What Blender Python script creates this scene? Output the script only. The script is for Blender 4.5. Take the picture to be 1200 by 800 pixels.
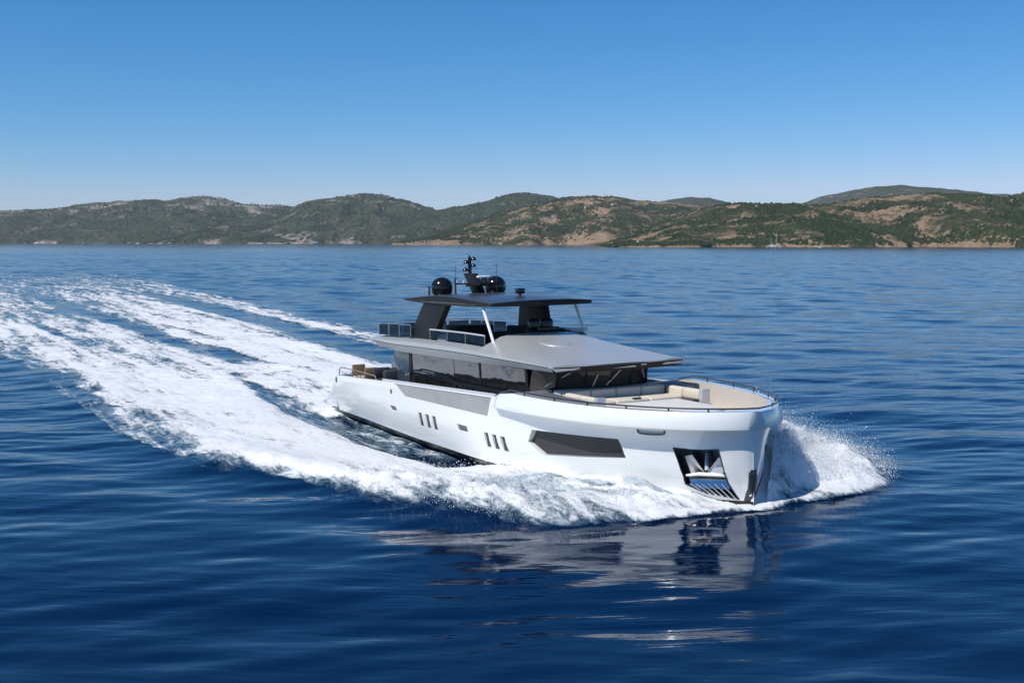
import bpy, bmesh, math, random
import numpy as np
from mathutils import Matrix, Vector

# ------------------------------------------------------------------ camera, sky, sun, exposure
scene = bpy.context.scene
for o in list(bpy.data.objects):
    bpy.data.objects.remove(o)
COL = scene.collection
FPX, CAM_H = 1398.94, 7.3677
cam = bpy.data.cameras.new('camera')
cam.sensor_fit = 'HORIZONTAL'; cam.sensor_width = 36.0
cam.lens = FPX / 1200 * 36
cam.clip_start = 0.5; cam.clip_end = 40000
camo = bpy.data.objects.new('camera', cam); COL.objects.link(camo)
camo.location = (0, 0, CAM_H)
camo.rotation_euler = (math.radians(90 - 4.74), 0, 0)
scene.camera = camo

SUN_EL = math.radians(52); SUN_AZ = math.atan2(-0.80, -0.60)      # azimuth from +Y, clockwise
world = bpy.data.worlds.new('World'); scene.world = world; world.use_nodes = True
wn = world.node_tree.nodes; wl = world.node_tree.links
for n in list(wn): wn.remove(n)
wout = wn.new('ShaderNodeOutputWorld'); wbg = wn.new('ShaderNodeBackground'); sky = wn.new('ShaderNodeTexSky')
sky.sky_type = 'NISHITA'; sky.sun_disc = False
sky.sun_elevation = SUN_EL; sky.sun_rotation = SUN_AZ
sky.altitude = 300; sky.air_density = 0.88; sky.dust_density = 0.0; sky.ozone_density = 10.0
wbg.inputs['Strength'].default_value = 0.10
sep = wn.new('ShaderNodeSeparateColor'); cmb = wn.new('ShaderNodeCombineColor')
wl.new(sky.outputs[0], sep.inputs[0])
for _i, (_p, _k) in enumerate(((1.88, .38), (1.14, .85), (1.0, 1.14))):      # a clearer, bluer air than the default
    _pw = wn.new('ShaderNodeMath'); _pw.operation = 'POWER'; _pw.inputs[1].default_value = _p
    _ml = wn.new('ShaderNodeMath'); _ml.operation = 'MULTIPLY'; _ml.inputs[1].default_value = _k
    wl.new(sep.outputs[_i], _pw.inputs[0]); wl.new(_pw.outputs[0], _ml.inputs[0]); wl.new(_ml.outputs[0], cmb.inputs[_i])
_sp = wn.new('ShaderNodeSeparateColor'); _cb = wn.new('ShaderNodeCombineColor'); _mu = wn.new('ShaderNodeMath'); _mn = wn.new('ShaderNodeMath')
wl.new(cmb.outputs[0], _sp.inputs[0]); _mu.operation = 'MULTIPLY'; _mu.inputs[1].default_value = .76; wl.new(_sp.outputs[1], _mu.inputs[0])
_mn.operation = 'MINIMUM'; wl.new(_sp.outputs[0], _mn.inputs[0]); wl.new(_mu.outputs[0], _mn.inputs[1])
wl.new(_mn.outputs[0], _cb.inputs[0]); wl.new(_sp.outputs[1], _cb.inputs[1]); wl.new(_sp.outputs[2], _cb.inputs[2])
wl.new(_cb.outputs[0], wbg.inputs['Color']); wl.new(wbg.outputs[0], wout.inputs['Surface'])
sun = bpy.data.lights.new('sun', 'SUN'); sun.energy = 4.1; sun.angle = math.radians(0.53); sun.color = (1.0, 0.955, 0.88)
suno = bpy.data.objects.new('sun', sun); COL.objects.link(suno)
sdir = Vector((math.sin(SUN_AZ) * math.cos(SUN_EL), math.cos(SUN_AZ) * math.cos(SUN_EL), math.sin(SUN_EL)))
suno.rotation_euler = sdir.to_track_quat('Z', 'Y').to_euler()
suno.location = (0, 0, 200)
vs = scene.view_settings
vs.view_transform = 'Standard'; vs.look = 'None'; vs.exposure = 0.0; vs.gamma = 1.0; vs.use_curve_mapping = False
cy = scene.cycles
cy.use_denoising = True
cy.max_bounces = 8; cy.diffuse_bounces = 3; cy.glossy_bounces = 4; cy.transmission_bounces = 4
cy.transparent_max_bounces = 12; cy.volume_bounces = 0
cy.caustics_reflective = False; cy.caustics_refractive = False
cy.sample_clamp_indirect = 6

rng = np.random.default_rng(11)
random.seed(5)

# ------------------------------------------------------------------ noise helpers
def sm(e0, e1, x):
    t = np.clip((x - e0) / (e1 - e0), 0, 1)
    return t * t * (3 - 2 * t)
def _hash(ix, iy, s):
    n = (ix.astype(np.int64) * 374761393 + iy.astype(np.int64) * 668265263 + s * 974711) & 0x7fffffff
    n = ((n ^ (n >> 13)) * 1274126177) & 0x7fffffff
    n = (n ^ (n >> 16)) & 0xffffff
    return n / float(0xffffff)
def vnoise(x, y, s=0):
    ix, iy = np.floor(x), np.floor(y); fx, fy = x - ix, y - iy
    fx = fx * fx * fx * (fx * (fx * 6 - 15) + 10); fy = fy * fy * fy * (fy * (fy * 6 - 15) + 10)
    a, b = _hash(ix, iy, s), _hash(ix + 1, iy, s)
    c, d = _hash(ix, iy + 1, s), _hash(ix + 1, iy + 1, s)
    return (a * (1 - fx) + b * fx) * (1 - fy) + (c * (1 - fx) + d * fx) * fy
def fbm(x, y, octv=4, s=0, gain=.5):
    r = 0; amp = 1; tot = 0
    ca, sa = math.cos(.6), math.sin(.6)
    for k in range(octv):
        r = r + amp * vnoise(x, y, s + k * 17); tot += amp; amp *= gain
        x, y = (x * ca - y * sa) * 2.03 + 11.3, (x * sa + y * ca) * 2.03 - 4.7
    return r / tot

# ------------------------------------------------------------------ node helpers
def mat_new(name):
    m = bpy.data.materials.new(name); m.use_nodes = True
    nt = m.node_tree
    for n in list(nt.nodes): nt.nodes.remove(n)
    out = nt.nodes.new('ShaderNodeOutputMaterial')
    return m, nt, out
def N(nt, t, **kw):
    n = nt.nodes.new(t)
    for k, v in kw.items(): setattr(n, k, v)
    return n
def setin(n, **kw):
    for k, v in kw.items():
        n.inputs[k.replace('_', ' ')].default_value = v
def ramp(nt, fac, stops):
    r = N(nt, 'ShaderNodeValToRGB'); e = r.color_ramp.elements
    while len(e) < len(stops): e.new(0.5)
    for i, (p, c) in enumerate(stops):
        e[i].position = p; e[i].color = c if len(c) == 4 else (*c, 1)
    nt.links.new(fac, r.inputs['Fac']); return r
def mathn(nt, op, a, b=None, c=None, clamp=False):
    n = N(nt, 'ShaderNodeMath', operation=op); n.use_clamp = clamp
    for i, v in enumerate((a, b, c)):
        if v is None: continue
        if isinstance(v, (int, float)): n.inputs[i].default_value = v
        else: nt.links.new(v, n.inputs[i])
    return n.outputs[0]
def noise(nt, vec, scale, detail=4, rough=.55, dist=0.0):
    n = N(nt, 'ShaderNodeTexNoise'); setin(n, Scale=scale, Detail=detail, Roughness=rough, Distortion=dist)
    if vec is not None: nt.links.new(vec, n.inputs['Vector'])
    return n.outputs['Fac']
def mapping(nt, vec, scale=(1, 1, 1), rot=(0, 0, 0)):
    n = N(nt, 'ShaderNodeMapping'); n.inputs['Scale'].default_value = scale; n.inputs['Rotation'].default_value = rot
    nt.links.new(vec, n.inputs['Vector']); return n.outputs[0]
def mixc(nt, fac, a, b):
    n = N(nt, 'ShaderNodeMix', data_type='RGBA')
    for sock, v in ((n.inputs[0], fac), (n.inputs[6], a), (n.inputs[7], b)):
        if isinstance(v, (int, float)): sock.default_value = v
        elif isinstance(v, tuple): sock.default_value = v if len(v) == 4 else (*v, 1)
        else: nt.links.new(v, sock)
    return n.outputs[2]

def simple(name, col, rough=.5, metal=0.0, coat=0.0, var=.06, nscale=3.0, spec=.5, bump=0.0, bscale=40):
    """Principled surface whose colour and gloss wander a little with a procedural noise."""
    m, nt, out = mat_new(name)
    p = N(nt, 'ShaderNodeBsdfPrincipled'); tc = N(nt, 'ShaderNodeTexCoord')
    f = noise(nt, tc.outputs['Object'], nscale, 5, .6)
    c = mixc(nt, f, tuple(max(0, k * (1 - var)) for k in col), tuple(min(1, k * (1 + var)) for k in col))
    nt.links.new(c, p.inputs['Base Color'])
    r = mathn(nt, 'MULTIPLY_ADD', f, .12, max(0.0, rough - .06), True); nt.links.new(r, p.inputs['Roughness'])
    setin(p, Metallic=metal); p.inputs['Specular IOR Level'].default_value = spec
    p.inputs['Coat Weight'].default_value = coat; p.inputs['Coat Roughness'].default_value = .06
    if bump:
        b = N(nt, 'ShaderNodeBump'); setin(b, Strength=bump, Distance=.01)
        nt.links.new(noise(nt, tc.outputs['Object'], bscale, 4), b.inputs['Height']); nt.links.new(b.outputs[0], p.inputs['Normal'])
    nt.links.new(p.outputs[0], out.inputs['Surface'])
    return m

M = {}
M['white'] = simple('white_gelcoat', (.85, .855, .83), .20, coat=1.0, var=.015, nscale=.6)
M['black'] = simple('black_antifouling', (.012, .013, .016), .35, var=.2)
M['grey'] = simple('grey_metallic_paint', (.62, .625, .61), .32, metal=.45, var=.03, nscale=.8)
M['greylight'] = simple('pale_grey_paint', (.56, .57, .58), .4, metal=.1, var=.03)
M['char'] = simple('charcoal_paint', (.016, .017, .020), .5, var=.15, spec=.2)
M['midgrey'] = simple('mid_grey_paint', (.15, .16, .175), .45, var=.08)
M['pocket'] = simple('dark_polished_steel', (.07, .075, .085), .2, metal=.8, var=.1)
M['galv'] = simple('bright_anchor_steel', (.74, .74, .73), .42, metal=.55, var=.06)
M['hardtop'] = simple('dark_grey_paint', (.055, .06, .068), .3, var=.1, coat=.3)
M['gloss'] = simple('gloss_black_plastic', (.008, .008, .009), .16, var=.2)
M['steel'] = simple('stainless_steel', (.62, .62, .63), .16, metal=1, var=.06, nscale=8)
M['darksteel'] = simple('dark_steel_tube', (.07, .075, .085), .3, metal=.6, var=.1)
M['cream'] = simple('cream_upholstery', (.66, .59, .49), .8, var=.06, nscale=6, spec=.2, bump=.3, bscale=60)
M['creamwall'] = simple('cream_gelcoat', (.66, .60, .53), .45, var=.04, nscale=2)
M['teak'] = simple('pale_teak', (.46, .37, .27), .6, var=.18, nscale=14)
M['tan'] = simple('tan_wood', (.27, .19, .125), .5, var=.25, nscale=10)
M['fabric'] = simple('dark_grey_fabric', (.05, .055, .065), .85, var=.15, spec=.2)
M['pad'] = simple('white_cushion', (.72, .70, .66), .75, var=.04, nscale=5, spec=.2)
M['chrome'] = simple('polished_steel_pole', (.85, .85, .86), .07, metal=1, var=.02)
M['boatwhite'] = simple('white_boat_paint', (.82, .82, .80), .4, var=.03)
M['boatdark'] = simple('dark_boat_glass', (.03, .035, .04), .2)
M['sail'] = simple('furled_sail_cloth', (.62, .58, .50), .8)
M['plaster'] = simple('white_plaster', (.72, .69, .62), .8)
M['tile'] = simple('terracotta_tile', (.35, .15, .08), .8, var=.2)

def glass_mat(name, col, rough=.03, transp=0.0, spec=.9, ior=1.6):
    m, nt, out = mat_new(name)
    p = N(nt, 'ShaderNodeBsdfPrincipled'); tc = N(nt, 'ShaderNodeTexCoord')
    f = noise(nt, tc.outputs['Object'], 1.2, 3)
    nt.links.new(mixc(nt, f, tuple(c * .8 for c in col), tuple(c * 1.2 for c in col)), p.inputs['Base Color'])
    setin(p, Roughness=rough, IOR=ior); p.inputs['Specular IOR Level'].default_value = spec
    bb = N(nt, 'ShaderNodeBump'); setin(bb, Strength=.35, Distance=.05)
    nt.links.new(noise(nt, mapping(nt, tc.outputs['Object'], (.9, .9, 1.6)), 1.3, 2, .4), bb.inputs['Height']); nt.links.new(bb.outputs[0], p.inputs['Normal'])
    if transp:
        t = N(nt, 'ShaderNodeBsdfTransparent'); t.inputs[0].default_value = (.62, .66, .70, 1)
        mx = N(nt, 'ShaderNodeMixShader'); mx.inputs[0].default_value = 1 - transp
        nt.links.new(t.outputs[0], mx.inputs[1]); nt.links.new(p.outputs[0], mx.inputs[2]); nt.links.new(mx.outputs[0], out.inputs[0])
    else:
        nt.links.new(p.outputs[0], out.inputs[0])
    return m
M['glass'] = glass_mat('tinted_black_glass', (.008, .009, .010), .02, 0, .5, 2.3)
M['screen'] = glass_mat('smoked_windscreen_glass', (.075, .066, .058), .06, .45, .6)
M['hullglass'] = glass_mat('grey_hull_glass', (.040, .040, .042), .12, 0, .3)
M['panelglass'] = glass_mat('clear_bulwark_glass', (.46, .46, .44), .04, .34, .5, 2.0)
M['wingglass'] = glass_mat('blue_grey_wing_glass', (.045, .06, .08), .05, 0, 1.0)
M['railglass'] = glass_mat('blue_rail_glass', (.01, .02, .035), .05, .5, .6)

# ------------------------------------------------------------------ mesh helpers
class MB:
    def __init__(s): s.v = []; s.f = []; s.m = []
    def add(s, vs, fs, mi=0):
        o = len(s.v); s.v += [tuple(map(float, p)) for p in vs]
        s.f += [tuple(i + o for i in f) for f in fs]; s.m += [mi] * len(fs); return s
    def box(s, c, d, rz=0, mi=0):
        cx, cy_, cz = c; dx, dy, dz = (k / 2 for k in d); ca, sa = math.cos(rz), math.sin(rz)
        vs = []
        for z in (-dz, dz):
            for x, y in ((-dx, -dy), (dx, -dy), (dx, dy), (-dx, dy)):
                vs.append((cx + x * ca - y * sa, cy_ + x * sa + y * ca, cz + z))
        return s.add(vs, [(3, 2, 1, 0), (4, 5, 6, 7), (0, 1, 5, 4), (1, 2, 6, 5), (2, 3, 7, 6), (3, 0, 4, 7)], mi)
    def rbox(s, c, d, r=.05, n=3):
        """box with rounded upper and side edges (stacked rounded-rectangle rings)"""
        cx, cy_, cz = c; dx, dy, dz = d[0] / 2, d[1] / 2, d[2] / 2
        r = min(r, dx * .95, dy * .95, dz * .95)
        rings = []
        for k in range(n + 1):
            a = math.pi / 2 * k / n; rings.append((r * (1 - math.sin(a)), -dz + r * (1 - math.cos(a))))
        for k in range(n + 1):
            a = math.pi / 2 * k / n; rings.append((r * (1 - math.cos(a)), dz - r * (1 - math.sin(a))))
        vs = []; q = 4 * (n + 1)
        for ins, z in rings:
            for (sx, sy, a0) in ((1, 1, 0), (-1, 1, 90), (-1, -1, 180), (1, -1, 270)):
                for k in range(n + 1):
                    a = math.radians(a0 + 90 * k / n); rr = max(r - ins, .001)
                    vs.append((cx + sx * (dx - r) + rr * math.cos(a), cy_ + sy * (dy - r) + rr * math.sin(a), cz + z))
        fs = []
        for i in range(len(rings) - 1):
            for k in range(q):
                fs.append((i * q + k, i * q + (k + 1) % q, (i + 1) * q + (k + 1) % q, (i + 1) * q + k))
        fs.append(tuple(range(q))[::-1]); fs.append(tuple((len(rings) - 1) * q + k for k in range(q)))
        return s.add(vs, fs)
    def tube(s, pts, r, n=8, closed=False):
        pts = [Vector(p) for p in pts]; L = len(pts); vs = []; fs = []
        rs = r if isinstance(r, (list, tuple)) else [r] * L
        prev = None
        for i, p in enumerate(pts):
            a = pts[(i - 1) % L] if (closed or i > 0) else p; b = pts[(i + 1) % L] if (closed or i < L - 1) else p
            t = (b - a).normalized()
            if prev is None:
                u = t.orthogonal().normalized()
            else:
                u = (prev - t * prev.dot(t)).normalized()
            prev = u; w = t.cross(u)
            for k in range(n):
                an = 2 * math.pi * k / n
                vs.append(p + (u * math.cos(an) + w * math.sin(an)) * rs[i])
        for i in range(L if closed else L - 1):
            j = (i + 1) % L
            for k in range(n):
                fs.append((i * n + k, i * n + (k + 1) % n, j * n + (k + 1) % n, j * n + k))
        if not closed:
            fs.append(tuple(range(n))[::-1]); fs.append(tuple((L - 1) * n + k for k in range(n)))
        return s.add(vs, fs)
    def prism(s, poly, vec, mi=0):
        """closed polygon (3-D points) swept along vec"""
        n = len(poly); a = [Vector(p) for p in poly]; b = [p + Vector(vec) for p in a]
        nrm = sum(((a[i].cross(a[(i + 1) % n])) for i in range(n)), Vector())
        flip = nrm.dot(Vector(vec)) > 0
        f1 = tuple(range(n)); f2 = tuple(range(n, 2 * n)[::-1])
        side = [(i, n + i, n + (i + 1) % n, (i + 1) % n) for i in range(n)]
        if flip:
            fs = [f1[::-1], f2[::-1]] + [q[::-1] for q in side]
        else:
            fs = [f1, f2] + side
        return s.add(a + b, fs, mi)
    def lathe(s, prof, c, n=24, axis='z'):
        """prof: (radius, height) pairs"""
        vs = []; fs = []; L = len(prof)
        for r, h in prof:
            for k in range(n):
                a = 2 * math.pi * k / n
                q = (r * math.cos(a), r * math.sin(a), h)
                if axis == 'x': q = (q[2], q[0], q[1])
                if axis == 'y': q = (q[1], q[2], q[0])
                vs.append((c[0] + q[0], c[1] + q[1], c[2] + q[2]))
        for i in range(L - 1):
            for k in range(n):
                fs.append((i * n + k, i * n + (k + 1) % n, (i + 1) * n + (k + 1) % n, (i + 1) * n + k))
        fs.append(tuple(range(n))[::-1]); fs.append(tuple((L - 1) * n + k for k in range(n)))
        return s.add(vs, fs)
    def mesh(s, name):
        me = bpy.data.meshes.new(name); me.from_pydata(s.v, [], s.f); me.update()
        me.polygons.foreach_set('material_index', s.m); return me
    def build(s, name, mats, parent=None, smooth=35, bevel=0.0):
        me = s.mesh(name)
        for m in (mats if isinstance(mats, (list, tuple)) else [mats]): me.materials.append(m)
        if bevel:
            bm = bmesh.new(); bm.from_mesh(me)
            bmesh.ops.remove_doubles(bm, verts=bm.verts, dist=1e-5)
            ed = [e for e in bm.edges if len(e.link_faces) == 2 and e.calc_face_angle(0) > .6]
            bmesh.ops.bevel(bm, geom=ed, offset=bevel, segments=2, affect='EDGES', profile=.6)
            bm.to_mesh(me); bm.free()
        o = bpy.data.objects.new(name, me); COL.objects.link(o)
        if parent: o.parent = parent
        shade(me, smooth); return o
def shade(me, ang=35):
    me.polygons.foreach_set('use_smooth', [True] * len(me.polygons))
    me.set_sharp_from_angle(angle=math.radians(ang))
def np_mesh(name, verts, quads, mats, smooth=True, attrs=None):
    me = bpy.data.meshes.new(name)
    verts = np.asarray(verts, np.float32); quads = np.asarray(quads, np.int32); k = quads.shape[1]
    me.vertices.add(len(verts)); me.vertices.foreach_set('co', verts.ravel())
    me.loops.add(quads.size); me.loops.foreach_set('vertex_index', quads.ravel())
    me.polygons.add(len(quads)); me.polygons.foreach_set('loop_start', np.arange(0, quads.size, k, dtype=np.int32))
    me.update(calc_edges=True)
    me.polygons.foreach_set('use_smooth', [smooth] * len(quads))
    for n_, a in (attrs or {}).items():
        at = me.attributes.new(n_, 'FLOAT', 'POINT'); at.data.foreach_set('value', np.asarray(a, np.float32))
    for m in (mats if isinstance(mats, (list, tuple)) else [mats]): me.materials.append(m)
    me.validate()
    o = bpy.data.objects.new(name, me); COL.objects.link(o); return o
def grid_quads(nr, nc):
    i = np.arange(nr * nc).reshape(nr, nc)
    return np.stack([i[:-1, :-1], i[:-1, 1:], i[1:, 1:], i[1:, :-1]], -1).reshape(-1, 4)
def tag(o, label, cat, group=None, kind=None):
    o['label'] = label; o['category'] = cat
    if group: o['group'] = group
    if kind: o['kind'] = kind
    return o
def empty(name, loc=(0, 0, 0), rz=0.0):
    o = bpy.data.objects.new(name, None); COL.objects.link(o); o.location = loc; o.rotation_euler = (0, 0, rz)
    o.empty_display_size = .5; return o

# ------------------------------------------------------------------ the yacht's frame (x forward, y port, z up)
YAW, TRIM, ROLL, X0, Y0, XB = .48992, .01979, .00985, 6.6867, 32.9915, 25.2
def yworld(P):
    ct, st, cr, sr = math.cos(TRIM), math.sin(TRIM), math.cos(ROLL), math.sin(ROLL)
    x, y, z = P[0] - XB, P[1], P[2]
    y, z = y * cr - z * sr, y * sr + z * cr
    x, z = x * ct - z * st, x * st + z * ct
    c, s = math.cos(YAW), math.sin(YAW)
    return Vector((X0 + x * s + y * c, Y0 - x * c + y * s, z))
_o = yworld((0, 0, 0)); _x = yworld((1, 0, 0)) - _o; _y = yworld((0, 1, 0)) - _o; _z = yworld((0, 0, 1)) - _o
YM = Matrix(((_x.x, _y.x, _z.x, _o.x), (_x.y, _y.y, _z.y, _o.y), (_x.z, _y.z, _z.z, _o.z), (0, 0, 0, 1)))
CY, SY = math.cos(YAW), math.sin(YAW)
def plan(xw, yw):            # world -> yacht plan coordinates
    dx, dy = xw - X0, yw - Y0
    return dx * SY - dy * CY + XB, dx * CY + dy * SY
def unplan(x, y):
    x = x - XB
    return X0 + x * SY + y * CY, Y0 - x * CY + y * SY

# ------------------------------------------------------------------ water surface (waves + the yacht's own wave system)
_nw = 64
_lam = np.exp(rng.uniform(math.log(.8), math.log(9.5), _nw))
_ang = rng.normal(math.radians(102), math.radians(25), _nw)
_ph = rng.uniform(0, 2 * math.pi, _nw)
_amp = .0025 * _lam ** 1.02 * rng.uniform(.5, 1.2, _nw) / math.sqrt(_nw / 26)
def waves(x, y, sp=None):
    h = np.zeros_like(x)
    gust = .55 + .9 * fbm(x / 37., y / 55., 3, 5)
    for l, a, p, am in zip(_lam, _ang, _ph, _amp):
        k = 2 * math.pi / l
        w = am if sp is None else am * sm(2.2, 4.5, l / np.maximum(sp, 1e-3))
        h += w * np.sin(k * (np.cos(a) * x + np.sin(a) * y) + p)
    return h * gust * (.80 + .20 * sm(30, 55, y)) * (1 + .55 * sm(50, 170, y))
OUT = np.array([(-340, 42), (-200, 30), (-100, 21.5), (-60, 17.8), (-30, 15.2), (-15, 13.9), (-4, 13.4), (3.5, 13.3), (8.7, 12.7), (11.9, 12.4),
                (14.6, 11.3), (17.3, 9.9), (19.4, 9.0), (21.6, 8.2), (23.4, 7.5), (24.7, 6.4), (25.5, 4.3), (25.8, .6), (26.1, 0)])
def outer(x): return np.interp(x, OUT[:, 0], OUT[:, 1])
INN = np.array([(-18, 0), (-15, 3.4), (-10.7, 4.5), (-5, 5.0), (2, 5.2), (7, 5.4), (9.5, 5.2), (11.5, 4.6), (13.2, 3.8), (14.5, 2.6), (15.2, 0)])
def inner(x): return np.interp(x, INN[:, 0], INN[:, 1], left=0, right=0)
def breadth(x, aft, x0, xe, n, m):
    """half breadth: a table aft, a superellipse from x0 to the stem at xe"""
    x = np.asarray(x, float); t = np.clip((x - x0) / (xe - x0), 0, 1)
    return np.where(x < x0, np.interp(x, [p[0] for p in aft], [p[1] for p in aft]), aft[-1][1] * np.maximum(1 - t ** n, 0) ** m) + .006
def T_b(x): return breadth(x, [(.7, 3.40), (2, 3.48), (4, 3.55), (7, 3.58), (16.5, 3.58)], 16.5, 25.36, 2.9, .66)
def H_b(x): return breadth(x, [(.7, 3.40), (2, 3.46), (4, 3.52), (7, 3.55), (15.5, 3.55)], 15.5, 25.34, 2.3, .66)
def W_b(x): return breadth(x, [(.7, 3.25), (3, 3.34), (6, 3.40), (10, 3.42), (14, 3.42)], 14, 25.16, 2.0, .75)
HX = np.linspace(.7, 25.35, 240); HY = H_b(HX)
def wake_h(xw, yw):
    x, y = plan(xw, yw); a = np.abs(y); b = outer(x)
    hull = np.interp(x, HX, HY, left=3.4, right=0)
    fade = np.exp(np.minimum(x - 5, 0) / 85.)
    A = .12 + .22 * sm(3, 20, x) * (1 - sm(22.5, 25, x))
    A = np.where(x > 26.2, 0, A * (1 - sm(25.2, 26.2, x)))
    h = A * fade * np.exp(-((a - (b - 1.9)) / 1.5) ** 2)
    h += -.07 * fade * np.exp(-((a - (b + 1.9)) / 1.8) ** 2) * (1 - sm(22, 26, x))
    h += .30 * sm(15.5, 20, x) * (1 - sm(23.6, 25.2, x)) * np.exp(-(np.maximum(a - hull, 0) / 1.2) ** 2)
    h += (.45 + 1.1 * fbm(x * .9, a * .8, 4, 141)) * np.where(y > 0, .78, .0) * sm(15, 21, x) * (1 - sm(23.8, 25.1, x)) * np.exp(-(np.maximum(a - hull - .3, 0) / 2.2) ** 2)
    h += -.55 * sm(-8, 4, x) * (1 - sm(14.0, 17.5, x)) * np.exp(-((a - 4.1) / 1.7) ** 2)
    h += (-.30 * np.exp(-((x + .5) / 3.5) ** 2) + .34 * np.exp(-((x + 13) / 7.) ** 2)) * np.exp(-(a / 3.4) ** 2)
    h += .16 * fade * sm(8, -30, x) * np.exp(-((a - 4.5 - np.maximum(-x, 0) * .05) / 1.3) ** 2)
    return h
def water_h(xw, yw, sp=None): return waves(xw, yw, sp) + wake_h(xw, yw)

def build_water():
    ys = [-60.0, -30, -12, 0]
    y = 6.0
    while y < 9800:
        ys.append(y)
        d = .11 if y < 34 else max(.11, y * y / (FPX * CAM_H) * .95)
        if y < 2400: d = min(d, 1.15 + max(0, y - 700) * .0008)
        y += d + (60 if y > 2500 else 0)
    ys = np.array(ys); nc = 680
    u = np.linspace(-1, 1, nc)
    Y = np.repeat(ys[:, None], nc, 1); X = u[None, :] * (np.maximum(ys, 0) * .56 + 16)[:, None]
    sp = np.maximum(np.gradient(ys)[:, None] * .8 + 0 * X, (np.maximum(ys, 0) * .56 + 16)[:, None] * 2 / nc)
    Z = waves(X, Y, sp)
    near = (Y < 420)
    Z = np.where(near, Z + wake_h(X, Y) * sm(420, 300, Y), Z)
    m, nt, out = mat_new('sea_water')
    p = N(nt, 'ShaderNodeBsdfPrincipled'); geo = N(nt, 'ShaderNodeNewGeometry'); pos = geo.outputs['Position']
    big = noise(nt, mapping(nt, pos, (.03, .05, 1)), 1.0, 3)
    c = mixc(nt, big, (.0001, .0060, .026), (.0001, .0115, .047))
    nt.links.new(c, p.inputs['Base Color'])
    setin(p, IOR=1.333); p.inputs['Specular Tint'].default_value = (.38, .79, 1.0, 1)
    wide = ramp(nt, noise(nt, mapping(nt, pos, (.004, .012, 1), (0, 0, .1)), 1.0, 4, .6), [(.35, (.55,) * 3), (.65, (1, 1, 1))]).outputs[0]
    b1 = N(nt, 'ShaderNodeBump'); setin(b1, Distance=.06)
    sp0 = N(nt, 'ShaderNodeSeparateXYZ'); nt.links.new(pos, sp0.inputs[0])
    calm = N(nt, 'ShaderNodeMapRange'); calm.interpolation_type = 'SMOOTHSTEP'; nt.links.new(sp0.outputs['Y'], calm.inputs[0])
    calm.inputs[1].default_value = 27; calm.inputs[2].default_value = 60; calm.inputs[3].default_value = .20; calm.inputs[4].default_value = .55
    nt.links.new(mathn(nt, 'MULTIPLY', wide, calm.outputs[0]), b1.inputs['Strength'])
    n1 = noise(nt, mapping(nt, pos, (.8, 2.3, 1), (0, 0, .14)), 1.0, 4, .55, .3)
    nt.links.new(n1, b1.inputs['Height'])
    b2 = N(nt, 'ShaderNodeBump'); setin(b2, Distance=.5)
    nt.links.new(mathn(nt, 'MULTIPLY', wide, .35), b2.inputs['Strength'])
    n2 = noise(nt, mapping(nt, pos, (.05, .16, 1), (0, 0, -.1)), 1.0, 5, .6, .4)
    nt.links.new(n2, b2.inputs['Height']); nt.links.new(b1.outputs[0], b2.inputs['Normal'])
    # unresolved chop of the open bay: slopes too small to model as mesh, calmer close to the yacht's track
    sepp = N(nt, 'ShaderNodeSeparateXYZ'); nt.links.new(pos, sepp.inputs[0])
    dist = N(nt, 'ShaderNodeMapRange'); dist.interpolation_type = 'SMOOTHSTEP'; nt.links.new(sepp.outputs['Y'], dist.inputs[0])
    dist.inputs[1].default_value = 40; dist.inputs[2].default_value = 420; dist.inputs[3].default_value = .10; dist.inputs[4].default_value = 1.0
    rg = N(nt, 'ShaderNodeMapRange'); rg.interpolation_type = 'SMOOTHSTEP'; nt.links.new(sepp.outputs['Y'], rg.inputs[0])
    rg.inputs[1].default_value = 36; rg.inputs[2].default_value = 240; rg.inputs[3].default_value = .05; rg.inputs[4].default_value = .10
    nt.links.new(rg.outputs[0], p.inputs['Roughness'])
    nz = N(nt, 'ShaderNodeTexNoise'); setin(nz, Scale=1.0, Detail=3, Roughness=.6)
    nt.links.new(mapping(nt, pos, (.5, 1.3, 1), (0, 0, .1)), nz.inputs['Vector'])
    vsub = N(nt, 'ShaderNodeVectorMath', operation='SUBTRACT'); nt.links.new(nz.outputs['Color'], vsub.inputs[0]); vsub.inputs[1].default_value = (.5, .5, .5)
    vmul = N(nt, 'ShaderNodeVectorMath', operation='MULTIPLY'); nt.links.new(vsub.outputs[0], vmul.inputs[0]); vmul.inputs[1].default_value = (.08, .16, 0)
    vsc = N(nt, 'ShaderNodeVectorMath', operation='SCALE'); nt.links.new(vmul.outputs[0], vsc.inputs[0])
    nt.links.new(mathn(nt, 'MULTIPLY', dist.outputs[0], wide), vsc.inputs['Scale'])
    vadd = N(nt, 'ShaderNodeVectorMath', operation='ADD'); nt.links.new(b2.outputs[0], vadd.inputs[0]); nt.links.new(vsc.outputs[0], vadd.inputs[1])
    vn = N(nt, 'ShaderNodeVectorMath', operation='NORMALIZE'); nt.links.new(vadd.outputs[0], vn.inputs[0])
    nt.links.new(vn.outputs[0], p.inputs['Normal'])
    nt.links.new(p.outputs[0], out.inputs['Surface'])
    o = np_mesh('sea', np.stack([X, Y, Z], -1).reshape(-1, 3), grid_quads(len(ys), nc), m)
    o['kind'] = 'structure'
    return o
build_water()

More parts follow.
